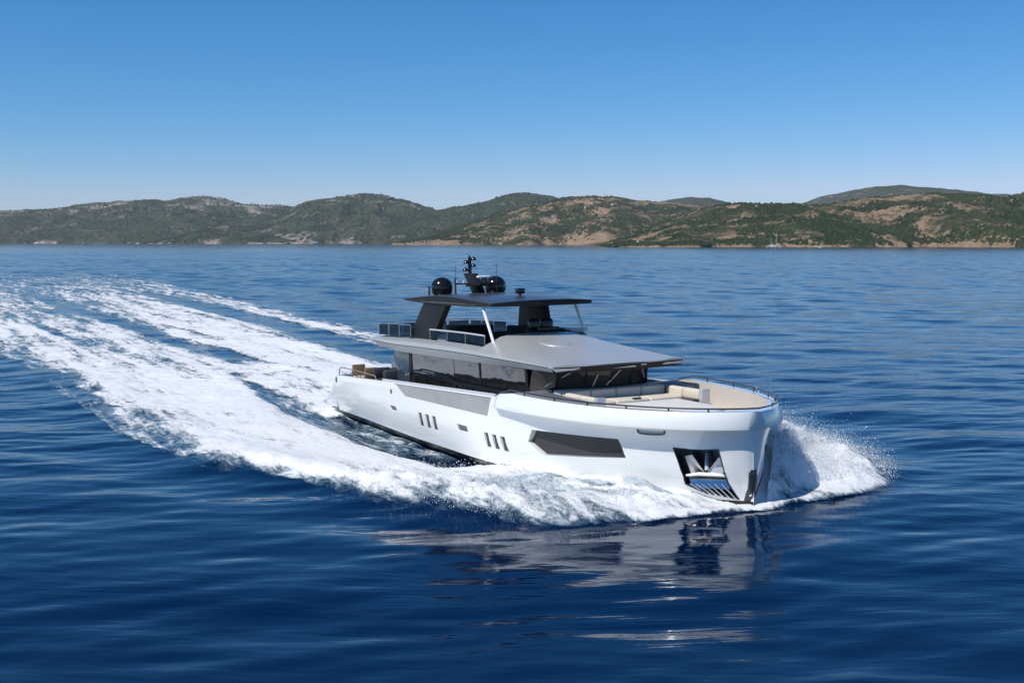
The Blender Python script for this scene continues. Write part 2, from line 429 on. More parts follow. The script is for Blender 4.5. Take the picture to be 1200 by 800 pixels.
# ------------------------------------------------------------------ hills
def terrain_mat(name, green, dark, soil, rock, soil_amt, scale=1.0):
    m, nt, out = mat_new(name)
    p = N(nt, 'ShaderNodeBsdfPrincipled'); tc = N(nt, 'ShaderNodeTexCoord'); pos = tc.outputs['Object']
    big = noise(nt, pos, .006 * scale, 6, .62)
    mid = noise(nt, pos, .03 * scale, 6, .65)
    fine = noise(nt, pos, .14 * scale, 5, .7)
    veg = mixc(nt, ramp(nt, fine, [(.38, (0, 0, 0)), (.62, (1, 1, 1))]).outputs[0], dark, green)
    dry = ramp(nt, noise(nt, pos, .05 * scale, 6, .7, .5), [(.48, (0, 0, 0)), (.62, (.75,) * 3)]).outputs[0]
    veg = mixc(nt, dry, veg, (.125, .105, .055))
    gr = mixc(nt, ramp(nt, mid, [(.35, (0, 0, 0)), (.7, (1, 1, 1))]).outputs[0], soil, rock)
    s = mathn(nt, 'ADD', mathn(nt, 'MULTIPLY', big, .55), mathn(nt, 'ADD', mathn(nt, 'MULTIPLY', mid, .3), mathn(nt, 'MULTIPLY', fine, .25)))
    at = N(nt, 'ShaderNodeAttribute', attribute_name='bare')
    s = mathn(nt, 'ADD', s, at.outputs['Fac'])
    bare = ramp(nt, s, [(soil_amt - .035, (0, 0, 0)), (soil_amt + .05, (1, 1, 1))]).outputs[0]
    nt.links.new(mixc(nt, bare, veg, gr), p.inputs['Base Color'])
    setin(p, Roughness=.95); p.inputs['Specular IOR Level'].default_value = .1
    b = N(nt, 'ShaderNodeBump'); setin(b, Strength=.8, Distance=6.0)
    nt.links.new(fine, b.inputs['Height']); nt.links.new(b.outputs[0], p.inputs['Normal'])
    nt.links.new(p.outputs[0], out.inputs['Surface']); return m
G1 = terrain_mat('far_scrub_ground', (.060, .078, .040), (.030, .044, .026), (.26, .20, .14), (.38, .35, .32), .635)
G2 = terrain_mat('near_scrub_ground', (.062, .075, .034), (.026, .040, .020), (.30, .185, .105), (.40, .31, .215), .572, 2.0)
HILLS = {}
def hill(name, sky_px, yr, ys, mat, seed, rough=.35, bare_shore=.25, nx=420, nt_=70, bare_top=0.0, cliff=.05):
    """a ridge of real depth: ridge line at distance yr, shore at ys, falling away behind"""
    u = np.array([p[0] for p in sky_px], float); v = np.array([p[1] for p in sky_px], float)
    uu = np.linspace(u[0], u[-1], nx)
    zr = CAM_H + (284 - np.interp(uu, u, v)) / FPX * yr
    # round the polyline a little, then add the small bumps of a tree-covered ridge
    k = np.hanning(15); k /= k.sum(); zr = np.convolve(np.pad(zr, 7, mode='edge'), k, 'valid')
    xr = (uu - 600) / FPX * yr
    zr = zr + (fbm(xr / (yr * .012), xr * 0, 4, seed) - .5) * yr * .0022
    t = np.concatenate([np.linspace(-.06, 0, 3)[:-1], np.linspace(0, 1, nt_), np.linspace(1, 1.9, 16)[1:]])
    T, XX = np.meshgrid(t, xr, indexing='ij'); ZR = np.repeat(zr[None, :], len(t), 0)
    shore = ys + (fbm(XX / (yr * .035), XX * 0 + 3, 4, seed + 3) - .5) * (yr - ys) * .5
    YY = shore + (yr - shore) * T
    p = np.where(T < 1, np.clip(T, 0, 1) ** .85, 1 - .65 * (T - 1))
    nz = fbm(XX / (yr * .05), YY / (yr * .05), 5, seed + 7) - .5
    rid = 1 - np.abs(fbm(XX / (yr * .03), YY / (yr * .045), 4, seed + 9) - .5) * 2 - .75
    w = np.clip(T, 0, 1) * np.clip(1 - T, 0, 1) * 4
    Z = ZR * p * (1 + w * rough * (1.1 * nz + .9 * rid))
    Z = np.where(T < 0, -1.4, Z + sm(0, .02, T) * cliff * yr * .02 * (1 + nz) * sm(.9, .4, T) - .6 * (1 - sm(0, .02, T)))
    bare = bare_shore * np.exp(-np.clip(T, 0, 1) / .07) * np.clip((fbm(XX / (yr * .02), YY / (yr * .02), 4, seed + 21) - .42) * 6, -.3, 1.6) + bare_top * sm(.55, 1, T) * (fbm(XX / (yr * .02), YY / (yr * .03), 3, seed + 31) - .2)
    o = np_mesh(name, np.stack([XX, YY, Z], -1).reshape(-1, 3), grid_quads(len(t), nx), mat, attrs={'bare': bare.ravel()})
    o['kind'] = 'structure'
    HILLS[name] = dict(X=XX, Y=YY, Z=Z, T=T, bare=bare, yr=yr)
    return o
hill('distant_mountain_right', [(880, 262), (930, 242), (960, 231), (1000, 222), (1050, 217.5), (1090, 220), (1130, 225), (1180, 229), (1230, 231), (1290, 236)], 9200, 7600, G1, 41, .25, 0)
hill('distant_mountain_middle', [(690, 262), (740, 241), (775, 236), (805, 231.5), (830, 233), (855, 239), (900, 250), (960, 262)], 8200, 6900, G1, 47, .25, 0)
hill('headland_left', [(-60, 249), (0, 247), (50, 246), (70, 244.5), (105, 239), (140, 236), (200, 234.5), (225, 231), (245, 230.5), (265, 234), (290, 239.5), (320, 241), (345, 242), (380, 255), (430, 275)], 7600, 6300, G1, 3, .4, .12, bare_top=.25)
hill('hill_left', [(290, 278), (320, 258), (345, 243), (360, 236.5), (390, 232), (412, 229), (428, 226), (450, 229), (470, 233), (490, 240), (512, 246), (535, 248), (570, 262)], 7000, 6100, G1, 8, .4, .12, bare_top=.20)
hill('hill_middle_back', [(470, 268), (510, 246.5), (545, 242), (580, 233), (600, 227), (615, 225.5), (640, 228.5), (660, 234), (700, 244), (730, 258)], 6600, 5600, G1, 12, .35, .1)
hill('low_point_left', [(190, 284), (212, 277), (235, 268), (255, 264), (275, 267), (300, 270), (325, 276), (350, 283)], 5700, 5350, G1, 15, .4, .2, bare_top=.22, nx=220)
hill('hill_middle', [(490, 283), (510, 276), (545, 262), (590, 248), (630, 238), (660, 232), (690, 229.5), (720, 231), (750, 235), (775, 237), (800, 240), (850, 247), (920, 262), (990, 276)], 4300, 3500, G2, 21, .42, .22, bare_top=.10)
hill('hill_right', [(690, 291), (712, 284), (735, 276.5), (760, 266), (800, 252), (835, 241), (870, 238.5), (900, 239), (940, 241), (965, 240), (1000, 233.5), (1050, 229.5), (1090, 227.5), (1130, 228), (1160, 231), (1190, 236), (1230, 241), (1300, 250)], 2500, 1850, G2, 30, .45, .26, nx=620, nt_=90, bare_top=.07)
hill('hill_far_right', [(1120, 262), (1150, 243), (1175, 231), (1200, 226), (1240, 222), (1290, 224), (1340, 236)], 3600, 2900, G2, 36, .4, .1, nx=220)

def scrub_mat():
    m, nt, out = mat_new('scrub_leaves')
    p = N(nt, 'ShaderNodeBsdfPrincipled'); at = N(nt, 'ShaderNodeAttribute', attribute_name='tone')
    r = ramp(nt, at.outputs['Fac'], [(0, (.014, .026, .014)), (.45, (.028, .044, .020)), (.8, (.050, .066, .027)), (1, (.095, .085, .042))])
    nt.links.new(r.outputs[0], p.inputs['Base Color']); setin(p, Roughness=.9); p.inputs['Specular IOR Level'].default_value = .15
    nt.links.new(p.outputs[0], out.inputs[0]); return m
def build_scrub():
    base = np.array([(1, 0, 0), (.5, .87, 0), (-.5, .87, 0), (-1, 0, 0), (-.5, -.87, 0), (.5, -.87, 0), (.45, .3, .75), (-.5, .2, .85), (.05, -.5, .7), (0, 0, 1.05)])
    tri = np.array([(0, 1, 6), (1, 2, 6), (2, 7, 6), (2, 3, 7), (3, 4, 7), (4, 8, 7), (4, 5, 8), (5, 0, 8), (0, 6, 8), (6, 7, 9), (7, 8, 9), (8, 6, 9)])
    V = []; F = []; TN = []; off = 0
    for nm, cnt, r0, r1 in (('hill_right', 22000, 1.8, 4.6), ('hill_middle', 15000, 2.4, 5.5), ('low_point_left', 1200, 4, 7), ('hill_left', 4000, 5, 9), ('headland_left', 5000, 5, 9), ('hill_middle_back', 3000, 5, 9), ('hill_far_right', 900, 3, 6)):
        h = HILLS[nm]; nr, nc = h['X'].shape
        ok = 0
        i = rng.integers(2, nr - 2, cnt * 4); j = rng.integers(1, nc - 2, cnt * 4)
        a = rng.random(cnt * 4); b = rng.random(cnt * 4)
        def lerp(q): return (q[i, j] * (1 - a) + q[i + 1, j] * a) * (1 - b) + (q[i, j + 1] * (1 - a) + q[i + 1, j + 1] * a) * b
        x, y, z, t = lerp(h['X']), lerp(h['Y']), lerp(h['Z']), lerp(h['T'])
        d = fbm(x / 60., y / 60., 4, 77) + .35 * (fbm(x / 260., y / 260., 3, 78) - .5) - .4 * lerp(h['bare'])
        keep = np.where((t > .015) & (t < 1.05) & (d > .36 + .22 * rng.random(cnt * 4)))[0][:cnt]
        x, y, z = x[keep], y[keep], z[keep]; n = len(keep)
        r = r0 + (r1 - r0) * rng.random(n) ** 2; rz = rng.random(n) * 6.28
        jit = 1 + .35 * (rng.random((n, len(base), 3)) - .5)
        B = base[None] * jit
        cx, sx = np.cos(rz)[:, None], np.sin(rz)[:, None]
        px = (B[..., 0] * cx - B[..., 1] * sx) * r[:, None] + x[:, None]; py = (B[..., 0] * sx + B[..., 1] * cx) * r[:, None] + y[:, None]
        pz = B[..., 2] * r[:, None] * 1.15 + z[:, None] - .3 * r[:, None]
        V.append(np.stack([px, py, pz], -1).reshape(-1, 3))
        F.append((tri[None] + (np.arange(n) * len(base))[:, None, None] + off).reshape(-1, 3)); off += n * len(base)
        tn = np.clip(.25 + .5 * rng.random(n) + .5 * (fbm(x / 90., y / 90., 3, 90) - .5), 0, 1)
        TN.append(np.repeat(tn, len(base)))
    o = np_mesh('scrub', np.concatenate(V), np.concatenate(F), scrub_mat(), smooth=False, attrs={'tone': np.concatenate(TN)})
    tag(o, 'dark green scrub and low trees covering the coastal hillsides', 'scrub', kind='stuff')
build_scrub()

# ------------------------------------------------------------------ the yacht: hull
yacht = empty('motor_yacht')
yacht.matrix_world = YM
tag(yacht, 'white motor yacht with grey flybridge and black hardtop speeding across the bay', 'yacht')

ZS = [(.7, 2.0), (1.5, 2.04), (7.9, 2.27), (16.4, 2.52), (16.6, 2.53), (16.95, 2.66), (17.8, 2.75), (20, 2.72), (22, 2.70), (25.5, 2.70)]
def zs(x): return float(np.interp(x, [a for a, b in ZS], [b for a, b in ZS]))
def zboot(x): return float(np.interp(x, [.7, 4, 9.5, 15, 25.3], [.42, .40, .27, .22, .14]))
def hullw(x): return float(H_b(x))
def off(x): return float(.19 * sm(16.5, 17.0, np.array(float(x))))
def zband(x): return min(2.2, zs(x) - .22)
def hy(x, z):
    """half breadth of the hull side at height z"""
    W, H_, T = float(W_b(x)), float(H_b(x)), float(T_b(x))
    z0, z1, z2 = zboot(x), 1.25, zband(x)
    if z <= z0: return W
    if z <= z1:
        t = (z - z0) / (z1 - z0); return W + (H_ - W) * (1 - (1 - t) ** 1.7)
    t = min(1, (z - z1) / (z2 - z1)); return H_ + (T - H_) * t ** 2.6
def section(x):
    zb0 = zboot(x); zb = zband(x); z_s = zs(x); k = float(sm(24.2, 25.3, np.array(float(x))))
    W = hy(x, zb0)
    s = [(.004, zb0 - 1.05 + .85 * k), (W * .55, zb0 - .85 + .70 * k), (W * .88, zb0 - .42 + .36 * k), (W, zb0 - .015), (hy(x, zb0 + .01), zb0 + .01)]
    for t in (.12, .26, .42, .58, .70, .80, .88, .95, .99):
        z = zb0 + (zb - zb0) * t; s.append((hy(x, z), z))
    T = hy(x, zb); o = off(x)
    s += [(T + o, zb + .012), (T + o * 1.05, zb + .05), (T + o * .72, zb + (z_s - zb) * .5), (T + o * .25, z_s - .03), (T + o * .2 - .03, z_s)]
    return s
def build_hull():
    xs = sorted(set(list(np.linspace(.7, 16, 40)) + list(np.linspace(16.1, 18, 20)) + list(np.linspace(18.2, 24, 36)) + list(np.linspace(24.1, 25.1, 24)) + [25.14, 25.18, 25.22, 25.25, 25.28, 25.305, 25.325, 25.34, 25.35]))
    b = MB(); rings = []
    for x in xs:
        s = section(x); rk = 1 if x < 25.2 else 1
        k_ = .16 * float(sm(21.5, 25.35, np.array(float(x)))); dx = [0] * (len(s) - 5) + [k_] * 5
        ring = [(x + d_, -y, z) for (y, z), d_ in zip(s, dx)] + [(x + d_, y, z) for (y, z), d_ in zip(s[::-1], dx[::-1])]
        rings.append(ring)
    n = len(rings[0]); V = [p for r in rings for p in r]; F = []; mi = []
    for i in range(len(rings) - 1):
        for k in range(n):
            j = (k + 1) % n
            F.append((i * n + k, i * n + j, (i + 1) * n + j, (i + 1) * n + k)); h = min(k, n - 2 - k) if k < n - 1 else 0
            mi.append(1 if (h <= 3) else 0)
    F.append(tuple(range(n))[::-1]); mi.append(0)
    F.append(tuple((len(rings) - 1) * n + k for k in range(n))); mi.append(0)
    me = bpy.data.meshes.new('hull'); me.from_pydata(V, [], F); me.update(); me.polygons.foreach_set('material_index', mi)
    bm = bmesh.new(); bm.from_mesh(me); bmesh.ops.recalc_face_normals(bm, faces=bm.faces); bm.to_mesh(me); bm.free()
    for k in ('white', 'black', 'teak', 'creamwall', 'pocket'): me.materials.append(M[k])
    return me
def apply_bool(me, cutter):
    a = bpy.data.objects.new('tmp_a', me); c = bpy.data.objects.new('tmp_c', cutter); COL.objects.link(a); COL.objects.link(c)
    md = a.modifiers.new('b', 'BOOLEAN'); md.operation = 'DIFFERENCE'; md.object = c; md.solver = 'EXACT'
    dg = bpy.context.evaluated_depsgraph_get(); ev = a.evaluated_get(dg)
    out = bpy.data.meshes.new_from_object(ev, depsgraph=dg)
    bpy.data.objects.remove(a); bpy.data.objects.remove(c); return out
def cutter_mesh(b):
    me = b.mesh('cut'); bm = bmesh.new(); bm.from_mesh(me); bmesh.ops.recalc_face_normals(bm, faces=bm.faces); bm.to_mesh(me); bm.free()
    for k in ('white', 'black', 'teak', 'creamwall', 'pocket'): me.materials.append(M[k])
    return me
def rimy(x): return hy(x, zband(x)) + off(x) * .25
# --- pockets: polygons (x, z) on the hull side
SLOTS = []
for x0 in (10.17, 10.81, 11.42):
    SLOTS.append([(x0, 1.34), (x0 + .33, 1.34), (x0 + .50, .86), (x0 + .17, .86)])
for x0 in (15.66, 16.22, 16.78):
    SLOTS.append([(x0, 1.25), (x0 + .32, 1.25), (x0 + .48, .78), (x0 + .16, .78)])
PORTS = [[(7.36, 1.33), (7.98, 1.33), (8.12, 1.17), (7.5, 1.17)], [(13.56, 1.29), (14.36, 1.29), (14.48, 1.10), (13.68, 1.10)]]
BOWWIN = [(18.74, 1.68), (20.5, 1.725), (22.34, 1.76), (22.50, 1.21), (20.9, 1.07), (19.18, .93), (18.48, 1.27)]
ANCH = [(23.88, 1.62), (24.86, 1.62), (24.95, .66), (25.03, .20), (24.30, .40), (24.0, .58)]
def normal_xy(x, z, sg):
    e = .2; d = (hy(x + e, z) - hy(x - e, z)) / (2 * e); n = Vector((-d, 1, 0)).normalized(); return Vector((n.x, sg * n.y, 0))
def pocket(b, poly, sg, depth, mi, outw=.25):
    cx = sum(p[0] for p in poly) / len(poly); cz = sum(p[1] for p in poly) / len(poly)
    nn = normal_xy(cx, cz, sg)
    pts = [Vector((x, sg * hy(x, z), z)) for x, z in poly]
    # shared flat back plane, so that the pocket's floor is planar
    c = sum(pts, Vector()) / len(pts); back = min((p - c).dot(nn) for p in pts)
    bk = [p + nn * (back - depth - (p - c).dot(nn)) for p in pts]
    fr = [p + nn * (.25 + max((q - c).dot(nn) for q in pts) - (p - c).dot(nn)) for p in pts]
    n = len(pts)
    b.add(bk + fr, [tuple(range(n)), tuple(range(n, 2 * n))[::-1]] + [(i, n + i, n + (i + 1) % n, (i + 1) % n) for i in range(n)], mi)
    return bk, nn
cut = MB(); backs = {}
for sg in (-1, 1):
    backs[sg] = dict(slot=[pocket(cut, p, sg, .04, 0) for p in SLOTS], port=[pocket(cut, p, sg, .06, 0) for p in PORTS],
                     bow=pocket(cut, BOWWIN, sg, .10, 0), anch=pocket(cut, ANCH, sg, .42, 4))
# wells: cockpit and side decks, foredeck
def plan_poly(x0, x1, inset, n=26):
    xs = np.linspace(x0, x1, n); return [(x, -(rimy(x) - inset)) for x in xs] + [(x, rimy(x) - inset) for x in xs[::-1]]
cut.prism([(x, y, 1.5) for x, y in plan_poly(1.15, 16.7, .16)], (0, 0, 2.5), 2)
fx = [17.3, 18, 19, 20, 21, 22, 23, 23.7, 24.2, 24.6, 24.85]
fp = [(x, -(rimy(x) - .30)) for x in fx] + [(25.02, 0)] + [(x, rimy(x) - .30) for x in fx[::-1]]
cut.prism([(x, y, 1.95) for x, y in fp], (0, 0, 2.5), 3)
hull_me = apply_bool(build_hull(), cutter_mesh(cut))
cut2 = MB()
for sg in (-1, 1):
    cut2.prism([(x, sg * 3.9, z) for x, z in [(8.0, 2.235), (16.35, 2.475), (15.98, 1.82), (9.0, 1.83)]], (0, -sg * .85, 0), 0)
hull_me = apply_bool(hull_me, cutter_mesh(cut2))
hull_me.name = 'hull'
hull = bpy.data.objects.new('hull', hull_me); COL.objects.link(hull); hull.parent = yacht; shade(hull_me, 30)

def slab(poly3, nn, th):      # thin plate standing on a pocket floor
    b = MB(); b.prism([tuple(p) for p in poly3], tuple(nn * th)); return b
def inset_poly(P, k):
    c = sum(P, Vector()) / len(P); return [c + (p - c) * k for p in P]
for sg in (-1, 1):
    for bk, nn in backs[sg]['slot']:
        slab([p + nn * .002 for p in inset_poly(bk, .985)], nn, .012).build('hull_window', M['hullglass'], hull)
    for bk, nn in backs[sg]['port']:
        slab([p + nn * .002 for p in inset_poly(bk, .97)], nn, .015).build('porthole', M['glass'], hull)
    bk, nn = backs[sg]['bow']
    slab([p + nn * .002 for p in inset_poly(bk, .985)], nn, .018).build('bow_window', M['hullglass'], hull)
    # the glazed bulwark panel with its slender posts
    g = MB(); g.prism([(x, sg * 3.56, z) for x, z in [(7.99, 2.236), (16.36, 2.477), (15.99, 1.817), (8.99, 1.827)]], (0, -sg * .02, 0)); gp = g.build('bulwark_glass', M['panelglass'], yacht)
    for x in (9.6, 11.2, 12.8, 14.4):
        g = MB(); zt = float(np.interp(x, [8, 16.35], [2.235, 2.475])); g.box((x, sg * 3.515, (1.83 + zt) / 2), (.045, .03, zt - 1.83)); g.build('glass_post', M['steel'], gp)
    # cap rail over the aft bulwark
    c = MB(); xs = np.linspace(6.6, 16.5, 20)
    c.tube([(x, sg * (rimy(x) - .09), zs(x) + .035) for x in xs], .05, 8); c.build('cap_rail', M['greylight'], yacht)
    # bow anchor
    bk, nn = backs[sg]['anch']
    cen = sum(bk, Vector()) / len(bk); ex = Vector((-nn.y, nn.x, 0)) * (1 if sg < 0 else -1)
    if ex.x < 0: ex = -ex
    up = Vector((0, 0, 1))
    def P3(u, w, d): return cen + ex * (u * 1.36 - .07) + up * (w + .06) + nn * (d + .14)
    fr = MB()
    edge = [Vector((x, sg * hy(x, z), z)) + nn * .012 for x, z in ANCH]
    fr.tube(edge, .028, 6, True); fr.build('anchor_pocket_frame', M['darksteel'], hull)
    a = MB()
    a.tube([P3(-.02, .52, .1), P3(.0, .25, .30), P3(.02, .08, .34)], [.055, .06, .075], 8)                 # shank
    a.add([P3(-.46, .44, .30), P3(-.30, .50, .34), P3(-.02, .02, .42), P3(.0, -.02, .36), P3(-.30, -.10, .34), P3(-.2, .1, .22)], [(0, 1, 2, 3), (0, 3, 4), (0, 5, 3), (5, 1, 2), (0, 1, 5), (3, 2, 5), (4, 3, 5), (4, 5, 0)])
    a.add([P3(.40, .40, .30), P3(.26, .46, .34), P3(.02, .02, .42), P3(.0, -.02, .36), P3(.34, -.06, .34), P3(.2, .1, .22)], [(3, 2, 1, 0), (4, 3, 0), (3, 5, 0), (2, 1, 5), (5, 1, 0), (5, 2, 3), (5, 3, 4), (0, 5, 4)])
    a.tube([P3(-.42, -.10, .36), P3(-.15, -.03, .42), P3(.12, -.03, .42), P3(.40, -.06, .36)], [.04, .06, .06, .04], 8)   # crown bar
    a.build('anchor', M['galv'], yacht, 25)
    pl = MB(); pl.prism([P3(-.42, -.18, .10), P3(.42, -.18, .10), P3(.46, -.46, .20), P3(-.30, -.46, .20)], tuple(nn * .02)); pl.build('anchor_plate', M['steel'], hull)
    s_ = MB()
    for k in range(6):
        x0, x1 = 24.12 + .14 * k, 24.40 + .115 * k; z0, z1 = .62 + .008 * k, .30 - .02 * k
        s_.tube([Vector((x0, sg * hy(x0, z0), z0)) + nn * .01, Vector((x1, sg * hy(x1, z1), z1)) + nn * .02], .022, 6)
    s_.build('anchor_fender_bars', M['steel'], hull)
    # oval fairlead in the shade of the bulwark band
    f = MB(); pts = []
    for k in range(20):
        t = 2 * math.pi * k / 20; x = 23.5 + .36 * math.copysign(abs(math.cos(t)) ** .6, math.cos(t)); z = 2.09 + .085 * math.copysign(abs(math.sin(t)) ** .7, math.sin(t))
        pts.append(Vector((x, sg * (hy(x, 2.1) + .015), z)))
    f.tube(pts, .022, 6, True); fl = f.build('fairlead', M['darksteel'], hull)
    f = MB(); n2 = normal_xy(23.5, 2.1, sg); f.prism([p - n2 * .012 for p in pts], tuple(n2 * .006)); f.build('fairlead_opening', M['greylight'], fl)
    # small scupper and stern chock
    for x, z, r in ((7.62, 1.9, .07), (.82, 1.80, .10)):
        f = MB(); n2 = normal_xy(max(x, 1), z, sg)
        f.prism([Vector((x + r * .8 * math.cos(t), sg * hy(x, z), z + r * math.sin(t) * 1.25)) - n2 * .02 for t in np.linspace(0, 2 * math.pi, 13)[:-1]], tuple(n2 * .045)); f.build('scupper' if r < .08 else 'stern_chock', M['gloss'], hull)
# stem guard plate
g = MB()
for k in range(2):
    pass
zz = np.linspace(.12, 1.05, 8); V = []; F = []
for z in zz:
    for y in (-.15, -.09, -.03, .03, .09, .15):
        y_ = y; lo, hi = 23.5, 25.35
        for _ in range(30):
            mid = (lo + hi) / 2
            if hy(mid, z) > abs(y_): lo = mid
            else: hi = mid
        V.append((lo + .02, y_, z))
g.add(V, [(i * 6 + j, i * 6 + j + 1, (i + 1) * 6 + j + 1, (i + 1) * 6 + j) for i in range(7) for j in range(5)])
so = g.build('stem_guard', M['darksteel'], hull, 60)
so.modifiers.new('solid', 'SOLIDIFY').thickness = .02

# bow rail on top of the bulwark
def rim_pts(x0, side, dz, ins=.03):
    xs = list(np.linspace(x0, 23.5, 26)) + list(np.linspace(23.6, 25.2, 16)) + [25.28, 25.33]
    return [(x + .16 * float(sm(21.5, 25.35, np.array(float(x)))), side * max(rimy(x) - ins, 0.0), zs(x) + dz) for x in xs]
pts = rim_pts(17.7, -1, .10) + [(25.56, 0, 2.80)] + rim_pts(17.7, 1, .10)[::-1]
pts = [(16.9, -rimy(16.9) + .05, 2.67)] + pts + [(16.9, rimy(16.9) - .05, 2.67)]
b = MB(); b.tube(pts, .024, 8); rail = b.build('bow_rail', M['darksteel'], yacht)
for x in (18.6, 20.2, 21.6, 22.9, 24.0, 24.8):
    for sg in (-1, 1):
        b = MB(); b.tube([(x, sg * (rimy(x) - .05), zs(x) - .03), (x, sg * (rimy(x) - .03), zs(x) + .10)], .026, 8); b.build('rail_stanchion', M['darksteel'], rail)
# swim platform
b = MB(); b.rbox((-.25, 0, .62), (2.1, 6.3, .16), .06); b.build('swim_platform', M['white'], yacht)
b = MB(); b.rbox((-.25, 0, .71), (1.9, 6.0, .03), .01); b.build('platform_deck', M['teak'], yacht)
# transom stairs wings
for sg in (-1, 1):
    b = MB(); b.prism([(.72, sg * 3.38, 1.9), (.72, sg * 3.38, .55), (-.6, sg * 3.30, .55), (-.35, sg * 3.31, .85)], (0, -sg * .25, 0))
    b.build('stern_wing', M['white'], yacht)
# stern rails, tan capped
for sg in (-1, 1):
    b = MB(); y = sg * 3.33
    b.tube([(.95, y, 1.98), (1.05, y, 2.30), (1.3, y, 2.37), (3.2, y, 2.36), (5.3, y, 2.30), (5.5, y, 2.1)], .025, 8); sr = b.build('stern_rail', M['tan'], yacht)
    for x in (2.6, 4.1):
        b = MB(); b.tube([(x, y, 2.02), (x, y, 2.35)], .018, 6); b.build('rail_post', M['steel'], sr)

# ------------------------------------------------------------------ deckhouse
DZ = 1.5
plan_h = [(6.8, -2.34), (16.6, -2.34), (17.35, -1.75), (17.75, -.9), (17.9, 0), (17.75, .9), (17.35, 1.75), (16.6, 2.34), (6.8, 2.34)]
b = MB()
low = [(x, y * .985, DZ) for x, y in plan_h]; midp = [(x - .04, y * .985, 2.55) for x, y in plan_h]
b.prism(low, (0, 0, 1.05)); b.build('deckhouse_wall', M['char'], yacht)
b = MB(); b.box((11.6, 0, 3.395), (10.2, 4.5, .05)); b.build('saloon_ceiling', M['fabric'], yacht)
b = MB(); b.box((6.85, 0, 2.98), (.08, 4.6, .80)); b.build('aft_bulkhead', M['char'], yacht)
b = MB(); b.box((12.2, 0, 2.97), (.08, 4.4, .78)); b.build('saloon_partition', M['fabric'], yacht)
for sg in (-1, 1):
    for x0, x1 in ((7.02, 10.95), (11.0, 13.08), (13.22, 16.55)):
        b = MB(); b.prism([(x0, sg * 2.33, 2.555), (x1, sg * 2.33, 2.555), (x1, sg * 2.375, 3.36), (x0, sg * 2.375, 3.36)], (0, sg * .03, 0)); b.build('saloon_window', M['glass'], yacht)
    for k in range(7):
        x0 = 7.15 + k * 1.34
        b = MB(); b.box((x0 + .63, sg * 2.335, 2.0), (1.2, .05, .72)); b.build('lower_pane', M['glass'], yacht)
    for x, w in ((6.9, .22), (13.15, .11), (16.62, .14)):
        b = MB(); b.prism([(x - w / 2, sg * 2.345, 2.54), (x + w / 2, sg * 2.345, 2.54), (x + w / 2, sg * 2.395, 3.37), (x - w / 2, sg * 2.395, 3.37)], (0, sg * .035, 0)); b.build('window_mullion', M['char'], yacht)
    # raked wing panel at the aft end of the saloon
    b = MB(); b.prism([(5.3, sg * 2.42, 3.36), (6.75, sg * 2.42, 3.38), (6.75, sg * 2.42, 1.55), (4.5, sg * 2.42, 1.55), (4.55, sg * 2.42, 2.05)], (0, -sg * .14, 0)); b.build('aft_wing_panel', M['wingglass'], yacht, bevel=.02)
    # side deck handrail
    b = MB(); b.tube([(7.3, sg * 2.5, 2.62), (7.7, sg * 2.5, 2.68), (10.2, sg * 2.5, 2.62), (11.3, sg * 2.5, 2.5), (11.9, sg * 2.5, 2.36)], .03, 8); b.build('side_handrail', M['gloss'], yacht)
# windscreen panels, raked forward at the top
base = [(16.6, -2.34), (17.35, -1.75), (17.75, -.9), (17.9, 0), (17.75, .9), (17.35, 1.75), (16.6, 2.34)]
for i in range(6):
    (xa, ya), (xb_, yb) = base[i], base[i + 1]
    A0, B0 = Vector((xa, ya, 2.56)), Vector((xb_, yb, 2.56)); A1, B1 = Vector((xa + .32, ya * 1.01, 3.40)), Vector((xb_ + .32, yb * 1.01, 3.40))
    e = (B0 - A0).normalized() * .03; n_ = (B0 - A0).cross(A1 - A0).normalized()
    b = MB(); b.prism([A0 + e, B0 - e, B1 - e, A1 + e], tuple(-n_ * .02)); b.build('windscreen', M['screen'], yacht)
    if i:
        b = MB(); b.tube([A0, A1], .035, 6); b.build('windscreen_mullion', M['char'], yacht)
b = MB(); b.prism([(x + .03, y * 1.01, 2.5) for x, y in base] + [(15.9, 2.3, 2.5), (15.9, -2.3, 2.5)], (0, 0, .07)); b.build('dashboard', M['char'], yacht)
def onscreen(y, k, d=.05):
    ya = [p[1] for p in base]; xa = [p[0] for p in base]; x = float(np.interp(y, ya, xa)); return (x + .32 * k + d, y * 1.01, 2.56 + .84 * k)
for y0, k0, y1, k1 in ((-2.0, .30, -1.35, .88), (-.62, .28, -.52, .75), (-.15, .30, .35, .92), (1.3, .98, 1.65, .42), (2.05, 1.0, 2.3, .72)):
    b = MB(); b.tube([onscreen(y0, k0), onscreen(y1, k1)], .022, 6); b.build('wiper', M['greylight'], yacht)
# helm seats seen through the windscreen
for y in (-.7, .7):
    b = MB(); b.rbox((15.2, y, 2.75), (.3, .75, .9), .08); b.build('helm_seat', M['cream'], yacht)

